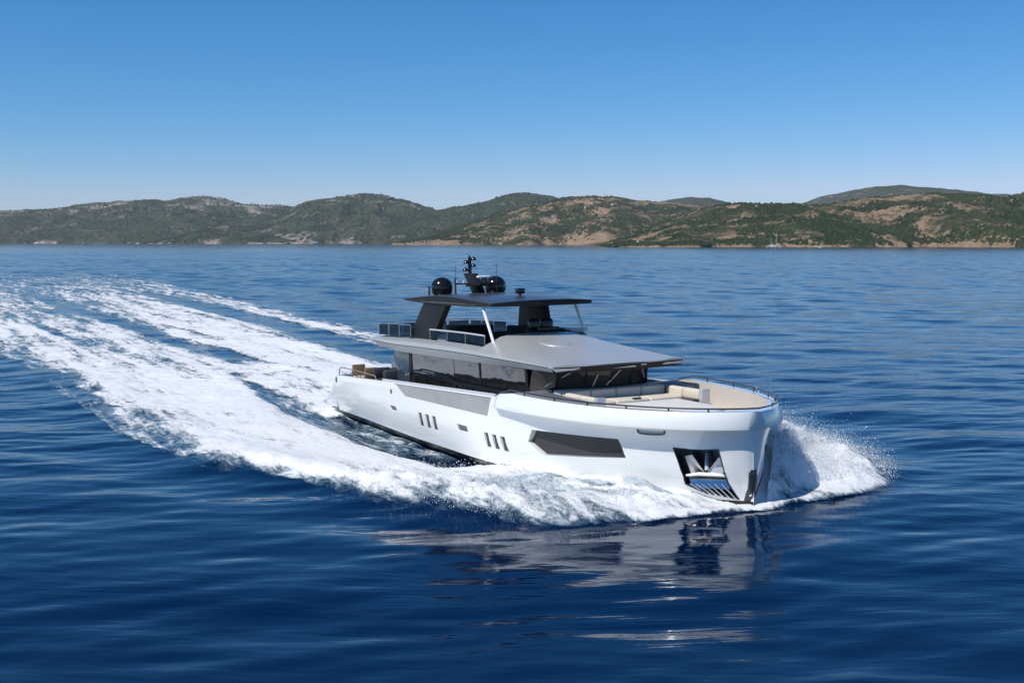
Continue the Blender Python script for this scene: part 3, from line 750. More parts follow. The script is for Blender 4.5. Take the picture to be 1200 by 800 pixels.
# ------------------------------------------------------------------ upper deck, its visor and coaming
RX = [2.62, 3.8, 5.7, 7.0, 10.5, 13.2, 14.8, 16.6, 18.0, 18.62]
def ri(vals, x): return float(np.interp(x, RX, vals))
E_T = [3.68, 3.71, 3.75, 3.78, 3.81, 3.77, 3.71, 3.65, 3.59, 3.57]      # outer edge, upper
E_B = [3.62, 3.46, 3.33, 3.33, 3.35, 3.37, 3.39, 3.41, 3.42, 3.42]      # outer edge, lower
WID = [2.62] * 8 + [2.62, 2.60]
def roof_mesh():
    b = MB()
    xs = sorted(set([2.62, 3.0, 3.4, 3.8, 4.7, 5.7, 6.4, 7, 8, 9, 10, 11, 12, 12.6, 13.0, 13.24]))
    # aft part: edge deck, coaming, sunken floor
    def sec(x):
        w, t, l = ri(WID, x), ri(E_T, x), ri(E_B, x)
        half = [(0, l + .03), (w - .55, l + .03), (w - .16, l), (w, (t + l) / 2 + .05), (w - .01, t), (w - .10, t + .035), (2.12, t + .09), (2.04, t + .10), (2.0, t + .07), (2.0, 3.62), (0, 3.60)]
        return half
    def sec2(x):   # hood
        k = (x - 13.25) / (18.62 - 13.25); w, t, l = ri(WID, x), ri(E_T, x), ri(E_B, x)
        h = 4.30 + (t + .03 - 4.30) * (k ** .92)
        hy_ = h - .22 * (1 - k)
        return [(0, l + .03), (w - .55, l + .03), (w - .16, l), (w, (t + l) / 2 + .05), (w - .01, t), (w - .10, t + .035), (2.15, t + .05 + (hy_ - t) * .55), (1.95, t + .05 + (hy_ - t) * .82), (1.6, (h * .7 + hy_ * .3)), (1.2, h), (0, h + .02)]
    def loft(xs, sec, bow=False):
        V = []; F = []
        for x in xs:
            half = sec(x); pts = [(y, z) for y, z in half] + [(-y, z) for y, z in half[::-1]]
            for y, z in pts:
                dx = 0
                if bow:
                    kk = (x - 13.25) / 5.37; dx = .30 * kk * (1 - (y / 2.62) ** 2)
                V.append((x + dx, y, z))
        n = len(V) // len(xs)
        for i in range(len(xs) - 1):
            for k in range(n - 1):
                F.append((i * n + k, (i + 1) * n + k, (i + 1) * n + k + 1, i * n + k + 1))
        return V, F, n
    V, F, n = loft(xs, sec)
    F.append(tuple(range(n)))
    b.add(V, F)
    xs2 = [13.25, 13.6, 14.1, 14.7, 15.3, 16, 16.7, 17.3, 17.8, 18.2, 18.5, 18.62]
    V, F, n = loft(xs2, sec2, True)
    L = len(xs2) - 1
    F.append(tuple(L * n + k for k in range(n))[::-1])
    F.append(tuple(range(n)))
    b.add(V, F)
    return b
roof = roof_mesh().build('upper_deck', M['grey'], yacht, 28)
# lighter lower fascia along each side, dark front fascia under the visor
for sg in (-1, 1):
    b = MB(); V = []; F = []
    xs = [2.75, 3.8, 5.7, 8, 10.5, 13.2, 14.8, 16.6, 18.0, 18.58]
    for x in xs:
        t, l = ri(E_T, x), ri(E_B, x); m_ = (t + l) / 2
        V += [(x, sg * 2.635, m_ + .045), (x, sg * 2.50, l - .012), (x, sg * 2.46, l - .012), (x, sg * 2.58, m_ + .045)]
    for i in range(len(xs) - 1):
        for k in range(4):
            q = (i * 4 + k, i * 4 + (k + 1) % 4, (i + 1) * 4 + (k + 1) % 4, (i + 1) * 4 + k)
            F.append(q if sg > 0 else q[::-1])
    F += [(0, 1, 2, 3), tuple((len(xs) - 1) * 4 + k for k in range(4))]
    b.add(V, F); b.build('deck_fascia', M['greylight'], roof)
for sg in (-1, 1):
    b = MB(); b.tube([(x, sg * 2.622, (ri(E_T, x) + ri(E_B, x)) / 2 + .058) for x in (3.4, 4.7, 5.7, 8, 10.5, 13.2, 14.8, 16.6, 18.0, 18.5)], .012, 6); b.build('deck_seam', M['char'], roof)
    for x in (19.2, 22.2, 24.3):
        b = MB(); y = sg * (rimy(x) - .42); b.tube([(x - .16, y, 2.06), (x + .16, y, 2.06)], .022, 8); b.tube([(x - .06, y, 1.95), (x - .06, y, 2.06)], .022, 8); b.tube([(x + .06, y, 1.95), (x + .06, y, 2.06)], .022, 8); b.build('cleat', M['steel'], yacht)
b = MB(); V = []; F = []; ys_ = np.linspace(-2.5, 2.5, 21)
for y in ys_:
    xf = 18.62 + .30 * (1 - (y / 2.62) ** 2)
    V += [(xf - .02, y, 3.56), (xf + .012, y, 3.555), (xf - .07, y, 3.365), (xf - .12, y, 3.365)]
for i in range(20):
    for k in range(4): F.append((i * 4 + k, i * 4 + (k + 1) % 4, (i + 1) * 4 + (k + 1) % 4, (i + 1) * 4 + k))
F += [(3, 2, 1, 0), (80, 81, 82, 83)]
b.add(V, F); b.build('visor_fascia', M['char'], roof)
# deck lights in the visor fascia
for y in (-1.75, .75):
    b = MB(); xf = 18.62 + .30 * (1 - (y / 2.62) ** 2); b.rbox((xf + .01, y, 3.515), (.04, .22, .035), .012); b.build('deck_light', M['chrome'], roof)
# low oval moulded on the hood to stand in for a highlight
V = []; 
b = MB()
for k, (r_, h_) in enumerate(((1.0, -.03), (.96, .012), (.88, .02), (0.02, .03))):
    for t in np.linspace(0, 2 * math.pi, 25)[:-1]:
        y = -.55 + .55 * r_ * math.sin(t); x = 15.3 + .60 * r_ * math.cos(t)
        kk = (x - 13.25) / 5.37; tt = ri(E_T, x); h = 4.30 + (tt + .03 - 4.30) * kk ** .92
        V.append((x + .30 * kk * (1 - (y / 2.62) ** 2), y, h + .02 + h_))
b.add(V, [(i * 24 + k, i * 24 + (k + 1) % 24, (i + 1) * 24 + (k + 1) % 24, (i + 1) * 24 + k) for i in range(3) for k in range(24)])
b.build('hood_highlight', M['grey'], roof, 60)

# ------------------------------------------------------------------ flybridge fittings
def rail(name, pts, h, posts, glass, toprail, r=.024):
    b = MB(); b.tube([(x, y, z + h) for x, y, z in pts], r, 8); o = b.build(name, M[toprail], yacht)
    for (x, y, z) in posts:
        p = MB(); p.tube([(x, y, z), (x, y, z + h)], .018, 6); p.build('rail_post', M['steel'], o)
    for i in range(len(pts) - 1):
        a, c = Vector(pts[i]), Vector(pts[i + 1]); d = (c - a).normalized() * .06; n_ = Vector((-d.y, d.x, 0)).normalized()
        g = MB(); g.prism([a + d + Vector((0, 0, .05)), c - d + Vector((0, 0, .05)), c - d + Vector((0, 0, h - .05)), a + d + Vector((0, 0, h - .05))], tuple(n_ * .012)); g.build('rail_glass', M['railglass'], o)
    return o
for sg in (-1, 1):
    P = [(3.0, sg * 2.2, 3.82), (4.15, sg * 2.2, 3.84), (5.3, sg * 2.2, 3.86), (6.5, sg * 2.2, 3.88)]
    rail('aft_glass_rail', P, .54, P, True, 'steel')
    P = [(8.2, sg * 2.1, 3.9), (9.8, sg * 2.1, 3.91), (11.4, sg * 2.1, 3.91), (13.0, sg * 2.1, 3.88)]
    rail('side_glass_rail', P, .40, P, True, 'greylight', .032)
P = [(3.0, -2.2, 3.82), (3.0, -1.1, 3.82), (3.0, 0, 3.82), (3.0, 1.1, 3.82), (3.0, 2.2, 3.82)]
rail('stern_glass_rail', P, .54, P[1:-1], True, 'steel')
for sg in (-1, 1):
    pp = [(5.65, 3.62), (7.95, 3.62), (9.68, 5.36), (7.5, 5.36)] if sg < 0 else [(8.2, 3.62), (10.9, 3.62), (10.4, 5.36), (8.5, 5.36)]
    b = MB(); b.prism([(x, sg * 1.78, z) for x, z in pp], (0, sg * .26, 0)); b.build('hardtop_pillar', M['char'], yacht, bevel=.03)
    b = MB(); b.tube([(12.55, sg * 1.95, 5.36), (13.42, sg * 1.95, 4.02)], .055, 10); b.build('hardtop_pole', M['boatwhite'], yacht)  # polished pole painted white, putting the sun's glint into its colour
# lounge and bar, helm console, seats
b = MB(); b.rbox((10.6, .9, 3.86), (4.6, .75, .5), .08); b.build('lounge_base', M['fabric'], yacht)
b = MB(); b.rbox((10.6, 1.42, 4.16), (4.8, .28, .36), .09); b.build('lounge_back', M['fabric'], yacht)
b = MB(); b.rbox((7.9, -.2, 4.0), (1.2, 1.6, .8), .05); b.build('bar_counter', M['char'], yacht)
b = MB(); b.rbox((12.75, .55, 4.05), (.6, 1.5, .72), .1); b.build('helm_console', M['char'], yacht)
b = MB(); b.rbox((13.0, .55, 4.42), (.10, .9, .16), .04); b.build('helm_screen', M['gloss'], yacht)
for y in (1.3, .75):
    b = MB(); b.rbox((11.55, y, 4.42), (.26, .5, .62), .1); s0 = b.build('flybridge_seat', M['gloss'], yacht)
    b = MB(); b.rbox((11.85, y, 4.15), (.55, .5, .18), .07); b.build('seat_cushion', M['gloss'], s0)
    b = MB(); b.lathe([(.10, 3.62), (.07, 3.7), (.07, 4.08)], (11.75, y, 0), 12); b.build('seat_pedestal', M['steel'], s0)
b = MB(); b.tube([(12.3, 1.15, 4.25), (12.6, 1.5, 4.31), (12.9, 1.9, 4.30), (13.05, 2.2, 4.36)], [.09, .10, .10, .07], 10); b.build('bench_bolster', M['pad'], yacht)

# ------------------------------------------------------------------ hardtop
def hardtop():
    hx = [5.6, 6.4, 7.5, 8.5, 9.5, 10.6, 11.6, 12.4, 13.2, 13.55]
    et = [5.45, 5.53, 5.60, 5.645, 5.66, 5.63, 5.57, 5.52, 5.48, 5.46]
    eb = [5.42, 5.38, 5.34, 5.32, 5.32, 5.32, 5.32, 5.33, 5.35, 5.36]
    ct = [5.50, 5.60, 5.66, 5.70, 5.72, 5.72, 5.71, 5.68, 5.60, 5.55]
    V = []; F = []
    for x, t, l, c in zip(hx, et, eb, ct):
        half = [(0, l + .03), (1.6, l + .02), (1.95, l), (2.09, l + .04), (2.09, t - .03), (2.03, t), (1.5, t * .6 + c * .4 + .01), (.9, c - .01), (0, c)]
        for y, z in half + [(-y, z) for y, z in half[::-1]]:
            kk = max(0, (x - 11.0) / 2.55); V.append((x + .55 * kk * (1 - (y / 2.09) ** 2), y, z))
    n = len(V) // len(hx)
    for i in range(len(hx) - 1):
        for k in range(n - 1): F.append((i * n + k, (i + 1) * n + k, (i + 1) * n + k + 1, i * n + k + 1))
    F += [tuple(range(n)), tuple((len(hx) - 1) * n + k for k in range(n))[::-1]]
    return MB().add(V, F)
ht = hardtop().build('hardtop', M['hardtop'], yacht, 30)
b = MB(); V = []; F = []
def ht_edge():
    hx = [5.62, 6.4, 7.5, 8.5, 9.5, 10.6, 11.6, 12.4, 13.2, 13.56]
    et = [5.45, 5.53, 5.60, 5.645, 5.66, 5.63, 5.57, 5.52, 5.48, 5.46]; eb = [5.42, 5.38, 5.34, 5.32, 5.31, 5.31, 5.31, 5.32, 5.335, 5.345]
    L_ = [(x, -2.10, t, l) for x, t, l in zip(hx, et, eb)]
    for y in np.linspace(-1.9, 1.9, 13):
        L_.append((13.58 + .55 * (1 - (y / 2.09) ** 2), y, 5.485 + .05 * (1 - (y / 2.09) ** 2), 5.345))
    return L_ + [(x, 2.10, t, l) for x, t, l in zip(hx[::-1], et[::-1], eb[::-1])]
E_ = ht_edge()
for i, (x, y, t, l) in enumerate(E_):
    a_, c_ = E_[max(0, i - 1)], E_[min(len(E_) - 1, i + 1)]; d = Vector((c_[0] - a_[0], c_[1] - a_[1], 0)).normalized(); n_ = Vector((d.y, -d.x, 0))
    V += [(x + n_.x * .01, y + n_.y * .01, t - .02), (x + n_.x * .01 - n_.x * .03, y + n_.y * .01 - n_.y * .03, l - .012), (x - n_.x * .10, y - n_.y * .10, l - .012), (x - n_.x * .05, y - n_.y * .05, t - .03)]
for i in range(len(E_) - 1):
    for k in range(4): F.append((i * 4 + k, i * 4 + (k + 1) % 4, (i + 1) * 4 + (k + 1) % 4, (i + 1) * 4 + k))
F += [(3, 2, 1, 0), tuple((len(E_) - 1) * 4 + k for k in range(4))]
b.add(V, F); b.build('hardtop_fascia', M['char'], ht, 40)
def dome(y):
    b = MB(); R_ = .44
    prof = [(.28, 0), (.37, .03), (.43, .14), (.44, .30)] + [(R_ * math.cos(a), .32 + R_ * .90 * math.sin(a)) for a in np.linspace(.15, 1.5, 9)] + [(.01, .32 + R_ * .90)]
    b.lathe(prof, (7.5, y, 5.62), 28); d = b.build('satellite_dome', M['gloss'], yacht)
    b = MB(); b.lathe([(.24, -.05), (.24, .02), (.2, .04)], (7.5, y, 5.6), 20); b.build('dome_base', M['char'], d)
dome(-1.22); dome(1.2)
# mast
b = MB(); b.prism([(8.05, -.14, 5.66), (8.75, -.14, 5.66), (8.05, -.14, 6.46), (7.25, -.14, 6.46)], (0, .28, 0)); mast = b.build('mast', M['char'], yacht, bevel=.03)
b = MB(); b.prism([(8.2, -.5, 5.95), (9.3, -.42, 6.02), (9.3, .42, 6.02), (8.2, .5, 5.95)], (0, 0, .09)); b.build('radar_shelf', M['char'], mast)
b = MB(); b.lathe([(.16, 6.1), (.16, 6.24), (.1, 6.28)], (8.9, 0, 0), 16); b.build('radar_pedestal', M['gloss'], mast)
b = MB(); b.rbox((8.9, -.05, 6.33), (.16, .55, .10), .04); b.build('radar_array', M['boatwhite'], mast)
b = MB(); b.tube([(7.6, 0, 6.4), (7.58, 0, 7.05), (7.57, 0, 7.2)], [.085, .07, .02], 8); b.build('light_pole', M['gloss'], mast)
for z, dy, dx in ((6.62, -.17, -.05), (6.78, .17, .0), (6.92, -.15, .0), (7.05, .16, .05)):
    b = MB(); b.lathe([(.05, -.07), (.12, -.06), (.10, .02), (.04, .08)], (7.58 + dx, dy, z), 12); b.tube([(7.58, 0, z - .04), (7.58 + dx, dy, z - .04)], .018, 6); b.build('navigation_light', M['gloss'], mast)
b = MB(); b.tube([(7.85, -.75, 6.05), (7.85, .1, 6.05)], .025, 6); b.build('mast_spreader', M['gloss'], mast)
for y in (-.72, -.4):
    b = MB(); b.lathe([(.02, 0), (.06, .03), (.05, .1), (.01, .13)], (7.85, y, 6.06), 10); b.build('gps_antenna', M['greylight'], mast)
for x, y, z0, h in ((5.75, -1.0, 5.5, .45), (8.3, -1.0, 5.62, .68), (7.3, -.5, 5.65, 1.15), (8.6, .7, 5.65, 1.2)):
    b = MB(); r0 = .05 if h < .9 else .012; b.tube([(x, y, z0), (x, y, z0 + h)], [r0, r0 * .8], 8); b.build('whip_antenna' if h > .9 else 'antenna', M['darksteel'], yacht)
b = MB(); b.rbox((12.5, -.35, 5.84), (.24, .34, .2), .06); b.tube([(12.5, -.35, 5.66), (12.5, -.35, 5.8)], .06, 8); b.build('searchlight', M['gloss'], yacht)

# ------------------------------------------------------------------ foredeck lounge
for sg in (-1, 1):
    b = MB()
    ps = [(16.95, sg * 2.25), (17.6, sg * 1.95), (18.9, sg * 2.10), (20.3, sg * 2.20), (20.9, sg * 2.42), (20.2, sg * 2.90), (18.5, sg * 3.12), (16.95, sg * 3.2)] if sg < 0 else [(16.95, 2.25), (17.6, 1.95), (18.5, 2.1), (18.8, 2.6), (18.5, 3.1), (16.95, 3.2)]
    b.prism([(x, y, 1.93) for x, y in ps], (0, 0, .70))
    b.build('foredeck_coaming', M['midgrey'], yacht, bevel=.04)
b = MB(); b.rbox((17.85, 0, 2.32), (.5, 3.9, .80), .05); b.build('sofa_plinth', M['creamwall'], yacht)
for k in range(4):
    b = MB(); b.rbox((18.28, -1.47 + .98 * k, 2.54), (.28, .96, .38), .07); b.build('sofa_backrest', M['cream'], yacht)
for k in range(3):
    b = MB(); b.rbox((18.95, -1.3 + 1.3 * k, 2.33), (.95, 1.27, .26), .07); b.build('sofa_seat', M['cream'], yacht)
for sg in (-1, 1):
    for k in range(2):
        b = MB(); b.rbox((19.0 + .92 * k, sg * 1.98, 2.55), (.90, .24, .34), .07); b.build('sofa_side_backrest', M['cream'], yacht)
    b = MB(); b.rbox((20.52, sg * 1.98, 2.5), (.16, .34, .5), .03); b.build('sofa_end_panel', M['grey'], yacht)
b = MB(); b.rbox((19.35, .15, 2.475), (.12, .30, .04), .015); b.build('cup_holder', M['gloss'], yacht)
# raised sunpad with a grey edge strip
sp_ = [(19.5, -1.75), (21.6, -1.62), (22.7, -1.15), (23.0, 0), (22.7, 1.15), (21.6, 1.62), (19.5, 1.75)]
b = MB(); b.prism([(x, y, 1.94) for x, y in sp_], (0, 0, .34)); b.build('sunpad_base', M['creamwall'], yacht, bevel=.02)
b = MB(); b.prism([(19.46 + (x - 19.46) * .985, y * .95, 2.28) for x, y in sp_], (0, 0, .10)); b.build('sunpad', M['pad'], yacht, bevel=.035)
b = MB(); b.tube([(19.6, 1.80, 2.30), (21.6, 1.67, 2.30), (22.75, 1.2, 2.30), (23.06, 0, 2.30), (22.75, -1.2, 2.30), (21.6, -1.67, 2.30), (19.6, -1.80, 2.30)], .03, 6); b.build('sunpad_trim', M['greylight'], yacht)
for sg in (-1, 1):
    b = MB(); b.lathe([(.10, 1.95), (.12, 2.05), (.07, 2.1), (.11, 2.22), (.10, 2.26)], (23.9, sg * .55, 0), 14); b.build('windlass', M['steel'], yacht)
b = MB(); b.rbox((23.4, 0, 1.975), (.6, .6, .05), .02); b.build('bow_hatch', M['greylight'], yacht)

# ------------------------------------------------------------------ loose furniture in the aft cockpit
def on_deck(name, x, y, z, rz=0):
    o = empty(name); o.matrix_world = YM @ Matrix.Translation((x, y, z)) @ Matrix.Rotation(rz, 4, 'Z'); return o
t = on_deck('cockpit_table', 2.5, -.6, 1.5); tag(t, 'tan wooden dining table on the aft cockpit deck of the yacht', 'table')
b = MB(); b.rbox((0, 0, .74), (1.1, 2.0, .05), .02); b.build('tabletop', M['tan'], t)
for y in (-.6, .6):
    b = MB(); b.lathe([(.22, 0), (.2, .03), (.06, .06), (.06, .70)], (0, y, 0), 14); b.build('pedestal', M['steel'], t)
def chair(x, y, rz, lab):
    c = on_deck('deck_chair', x, y, 1.5, rz); tag(c, lab, 'chair', 'loose chairs in the aft cockpit')
    b = MB(); b.rbox((0, 0, .42), (.55, .6, .12), .05); b.build('seat', M['cream'], c)
    b = MB(); b.rbox((-.27, 0, .72), (.10, .6, .52), .04); b.build('backrest', M['tan'], c)
    for sy in (-1, 1):
        b = MB(); b.tube([(.25, sy * .3, 0), (.25, sy * .3, .62), (-.27, sy * .3, .64), (-.27, sy * .3, 0)], .022, 6); b.build('arm_frame', M['tan'], c)
chair(1.75, -2.6, 0, 'tan cockpit chair nearest the stern rail of the yacht')
chair(3.1, -2.75, math.pi, 'tan cockpit chair beside the dark cockpit sofa')
s = on_deck('cockpit_sofa', 4.7, -2.55, 1.5); tag(s, 'dark grey sofa under the aft overhang of the yacht', 'sofa')
b = MB(); b.rbox((0, 0, .3), (1.5, .85, .5), .08); b.build('seat', M['fabric'], s)
b = MB(); b.rbox((.65, 0, .72), (.3, .85, .6), .08); b.build('backrest', M['fabric'], s)
b = MB(); b.rbox((-.25, 0, .98), (.6, .5, .12), .05); 
b = MB(); b.rbox((-.62, 0, .80), (.26, .8, .45), .08); b.build('armrest', M['fabric'], s)

# ------------------------------------------------------------------ foam of the wake and bow wave
def foam_density(x, y):
    a = np.abs(y); b = outer(x); bi = inner(x)
    wob = (fbm(x / 3.5, y / 1.8, 4, 51) - .5) * 2.2 * sm(26, 20, x) + (fbm(x / 1.1, y / .8, 3, 57) - .5) * .9 * sm(26, 22, x)
    D = sm(-.5, np.interp(x, [-60, 0, 16], [5.0, 3.3, 1.7]), b - a + wob) * sm(-.2, .9, a - bi + wob * .6 + np.where(bi < .05, 5, 0))
    c = np.interp(x, [-60, -20, -8, .8], [7.0, 5.2, 4.6, 4.0])
    D2 = sm(-.2, .9, c - a + wob * .6) * sm(1.2, .4, x)
    D = np.maximum(D, D2)
    # foam line along the hull and a lace over the trough
    D = np.maximum(D, .58 * np.exp(-((a - 3.8) / .45) ** 2) * sm(-4, 2, x) * sm(13, 9, x))
    D = np.maximum(D, .40 * sm(16, 9, x) * sm(-20, -8, x) * (b > a))
    # dark streaks between the bands
    k = sm(-15, -26, x) * sm(-175, -80, x)
    g = np.exp(-((y + 2.1 - (fbm(x / 14., x * 0, 3, 61) - .5) * 2) / (1.1 + .012 * np.maximum(-x, 0))) ** 2)
    D = D * (1 - .85 * k * g)
    yc = np.interp(x, [-110, -76, -48, -27, -16], [13, 11.5, 10.0, 8.3, 7.0])
    g = np.exp(-((y - yc) / np.interp(x, [-80, -20], [2.2, 2.3])) ** 4)
    D = D * (1 - .92 * sm(-8, -18, x) * sm(-150, -95, x) * g)
    yc = -np.interp(x, [-110, -60, -25], [9.5, 8.5, 7.5])
    g = np.exp(-((y - yc) / 1.5) ** 2); D = D * (1 - .35 * sm(-20, -40, x) * sm(-150, -95, x) * g)
    hl = np.interp(x, HX, HY, left=0, right=0)
    D = D * (1 - np.where(y > 0, .20, .32) * sm(15, 20, x) * sm(0, .8, a - hl) * sm(.3, 1.8, b - a) * (.35 + 1.1 * fbm(x / 1.1 + a * .9, a / 2.6, 3, 131)))
    D = D * (1 - .52 * sm(2, -22, x) * np.clip(1.25 - 2.0 * fbm(x / 20., y / .95, 4, 151), 0, 1))
    D = D * np.interp(x, [-330, -230, -140, -85, -45], [0, .30, .58, .82, 1])
    return D
def build_foam():
    V = []; F = []; A = []; off_ = 0
    def patch(xs, ys):
        nonlocal off_
        Xg, Yg = np.meshgrid(xs, ys, indexing='ij'); D = foam_density(Xg, Yg)
        xw, yw = unplan(Xg, Yg)
        sp = np.abs(np.gradient(xs))[:, None] + 0 * Xg
        bow = sm(10, 20, Xg)
        lump = ((fbm(Xg / 1.7, Yg / .9, 4, 71) - .45) * .26 + (fbm(Xg / .5, Yg / .32, 3, 75) - .5) * (.10 + .30 * sm(16, 20, Xg))) * (.8 + .2 * bow)
        crest = np.exp(-((np.abs(Yg) - (outer(Xg) - 1.7)) / 1.3) ** 2)
        hgt = .03 + sm(.35, .95, D) * (.05 + lump * (.45 + .55 * bow + .5 * crest) + .22 * bow * crest) * (1 - .75 * sm(22.5, 25.2, Xg))
        Z = water_h(xw, yw, np.maximum(sp, .12)) + np.maximum(hgt, .02)
        hull_in = np.abs(Yg) < np.interp(Xg, HX, HY, left=-1, right=-1) - .35
        q = grid_quads(len(xs), len(ys)); keep = (D.ravel()[q].max(1) > .10) & ~(hull_in.ravel()[q].all(1))
        q = q[keep]; used = np.unique(q); remap = -np.ones(Xg.size, int); remap[used] = np.arange(len(used))
        V.append(np.stack([Xg, Yg, Z], -1).reshape(-1, 3)[used]); F.append(remap[q] + off_); A.append(D.ravel()[used]); off_ += len(used)
    patch(np.arange(26.4, -40.01, -.13), np.arange(-17, 17.01, .12))
    xs = [-40.0]
    while xs[-1] > -335: xs.append(xs[-1] - (.3 + (-40 - xs[-1]) * .004))
    patch(np.array(xs), np.arange(-44, 44.01, .34))
    m, nt, out = mat_new('sea_foam')
    p = N(nt, 'ShaderNodeBsdfPrincipled'); tc = N(nt, 'ShaderNodeTexCoord'); pos = tc.outputs['Object']
    at = N(nt, 'ShaderNodeAttribute', attribute_name='foam')
    n0 = noise(nt, mapping(nt, pos, (.055, .75, .6)), 1.0, 6, .6, .5)        # long streaks drawn out along the track
    n1 = noise(nt, mapping(nt, pos, (.30, .85, .9)), 1.0, 6, .62, .9)
    n2 = noise(nt, mapping(nt, pos, (1.1, 2.8, 3)), 1.0, 5, .65, 1.0)
    n3 = noise(nt, mapping(nt, pos, (6, 11, 10)), 1.0, 3, .6)
    s = 0.0
    for n_, k_ in ((n0, 1.8), (n1, 1.3), (n2, 1.15), (n3, .4)):
        s = mathn(nt, 'ADD', mathn(nt, 'MULTIPLY', mathn(nt, 'SUBTRACT', n_, .5), k_), s)
    s = mathn(nt, 'ADD', mathn(nt, 'MULTIPLY', at.outputs['Fac'], 1.04), s)
    al = ramp(nt, s, [(.14, (0, 0, 0)), (.40, (.20,) * 3), (.58, (.50,) * 3), (.76, (.86,) * 3), (.95, (1, 1, 1))]).outputs[0]
    edge = N(nt, 'ShaderNodeMapRange'); edge.interpolation_type = 'SMOOTHSTEP'; nt.links.new(at.outputs['Fac'], edge.inputs[0])
    edge.inputs[1].default_value = .10; edge.inputs[2].default_value = .26
    thin = ramp(nt, al, [(.10, (1, 1, 1)), (.75, (0, 0, 0))]).outputs[0]        # aerated water under the thin lace is pale blue
    al = mathn(nt, 'MULTIPLY', al, edge.outputs[0])
    nt.links.new(mixc(nt, thin, mixc(nt, n2, (.73, .755, .77), (.87, .87, .865)), (.26, .46, .58)), p.inputs['Base Color'])
    setin(p, Roughness=.75); p.inputs['Specular IOR Level'].default_value = .25
    b = N(nt, 'ShaderNodeBump'); setin(b, Strength=.45, Distance=.09)
    nt.links.new(mathn(nt, 'ADD', n2, mathn(nt, 'MULTIPLY', n3, .4)), b.inputs['Height']); nt.links.new(b.outputs[0], p.inputs['Normal'])
    tr = N(nt, 'ShaderNodeBsdfTransparent'); mx = N(nt, 'ShaderNodeMixShader')
    nt.links.new(al, mx.inputs[0]); nt.links.new(tr.outputs[0], mx.inputs[1]); nt.links.new(p.outputs[0], mx.inputs[2]); nt.links.new(mx.outputs[0], out.inputs[0])
    o = np_mesh('wake_foam', np.concatenate(V), np.concatenate(F), m, attrs={'foam': np.concatenate(A)})
    # plan frame -> world
    x0, y0 = unplan(0.0, 0.0)
    o.matrix_world = Matrix(((SY, CY, 0, x0), (-CY, SY, 0, y0), (0, 0, 1, 0), (0, 0, 0, 1)))
    tag(o, 'white foaming wake and bow wave trailing behind the speeding yacht', 'wake', kind='stuff')
    return o
foam = build_foam()

def build_spray():
    """droplets thrown up along the two bow waves"""
    m = simple('spray_drops', (.86, .88, .90), .5, var=.02)
    n = 52000
    x = 25.4 - rng.gamma(2.0, 2.3, n); side = np.where(rng.random(n) < .5, -1, 1)
    b = outer(x); hl = np.interp(x, HX, HY)
    t = rng.beta(2.2, 1.6, n); a = hl + (b - hl) * t
    up = rng.exponential(.14, n) * np.where(side > 0, 1.25, .8) * sm(6, 20, x)
    r = .003 + .007 * rng.random(n) + .016 * rng.random(n) ** 14
    # a thin veil torn off the port crest next to the stem
    k = rng.random(n) < .42
    side = np.where(k, 1, side); xv = 20 + 4.6 * rng.random(n); x = np.where(k, xv, x)
    a = np.where(k, np.interp(xv, HX, HY) + .3 + 3.6 * rng.random(n) ** 1.3, a); up = np.where(k, np.abs(rng.normal(0, .62, n)) * np.exp(-np.maximum(a - 2.5, 0) / 4) * np.interp(xv, [23, 24.6], [1, .4]), up)
    keep = (x > 16.5) & (a < b + .6); x, a, up, r, side = x[keep], a[keep], up[keep], r[keep], side[keep]; y = a * side; n = len(x)
    xw, yw = unplan(x, y); z = water_h(xw, yw) + .12 + up
    oc = np.array([(1, 0, 0), (0, 1, 0), (-1, 0, 0), (0, -1, 0), (0, 0, 1), (0, 0, -1)], float)
    tr = np.array([(0, 1, 4), (1, 2, 4), (2, 3, 4), (3, 0, 4), (1, 0, 5), (2, 1, 5), (3, 2, 5), (0, 3, 5)])
    P = np.stack([x, y, z], -1)[:, None] + oc[None] * r[:, None, None] * (1 + .8 * (rng.random((n, 1, 3)) - .3))
    T = tr[None] + (np.arange(n) * 6)[:, None, None]
    o = np_mesh('bow_spray', P.reshape(-1, 3), T.reshape(-1, 3), m)
    o.matrix_world = foam.matrix_world
    tag(o, 'fine white spray droplets flying above the bow wave', 'spray', kind='stuff')
build_spray()

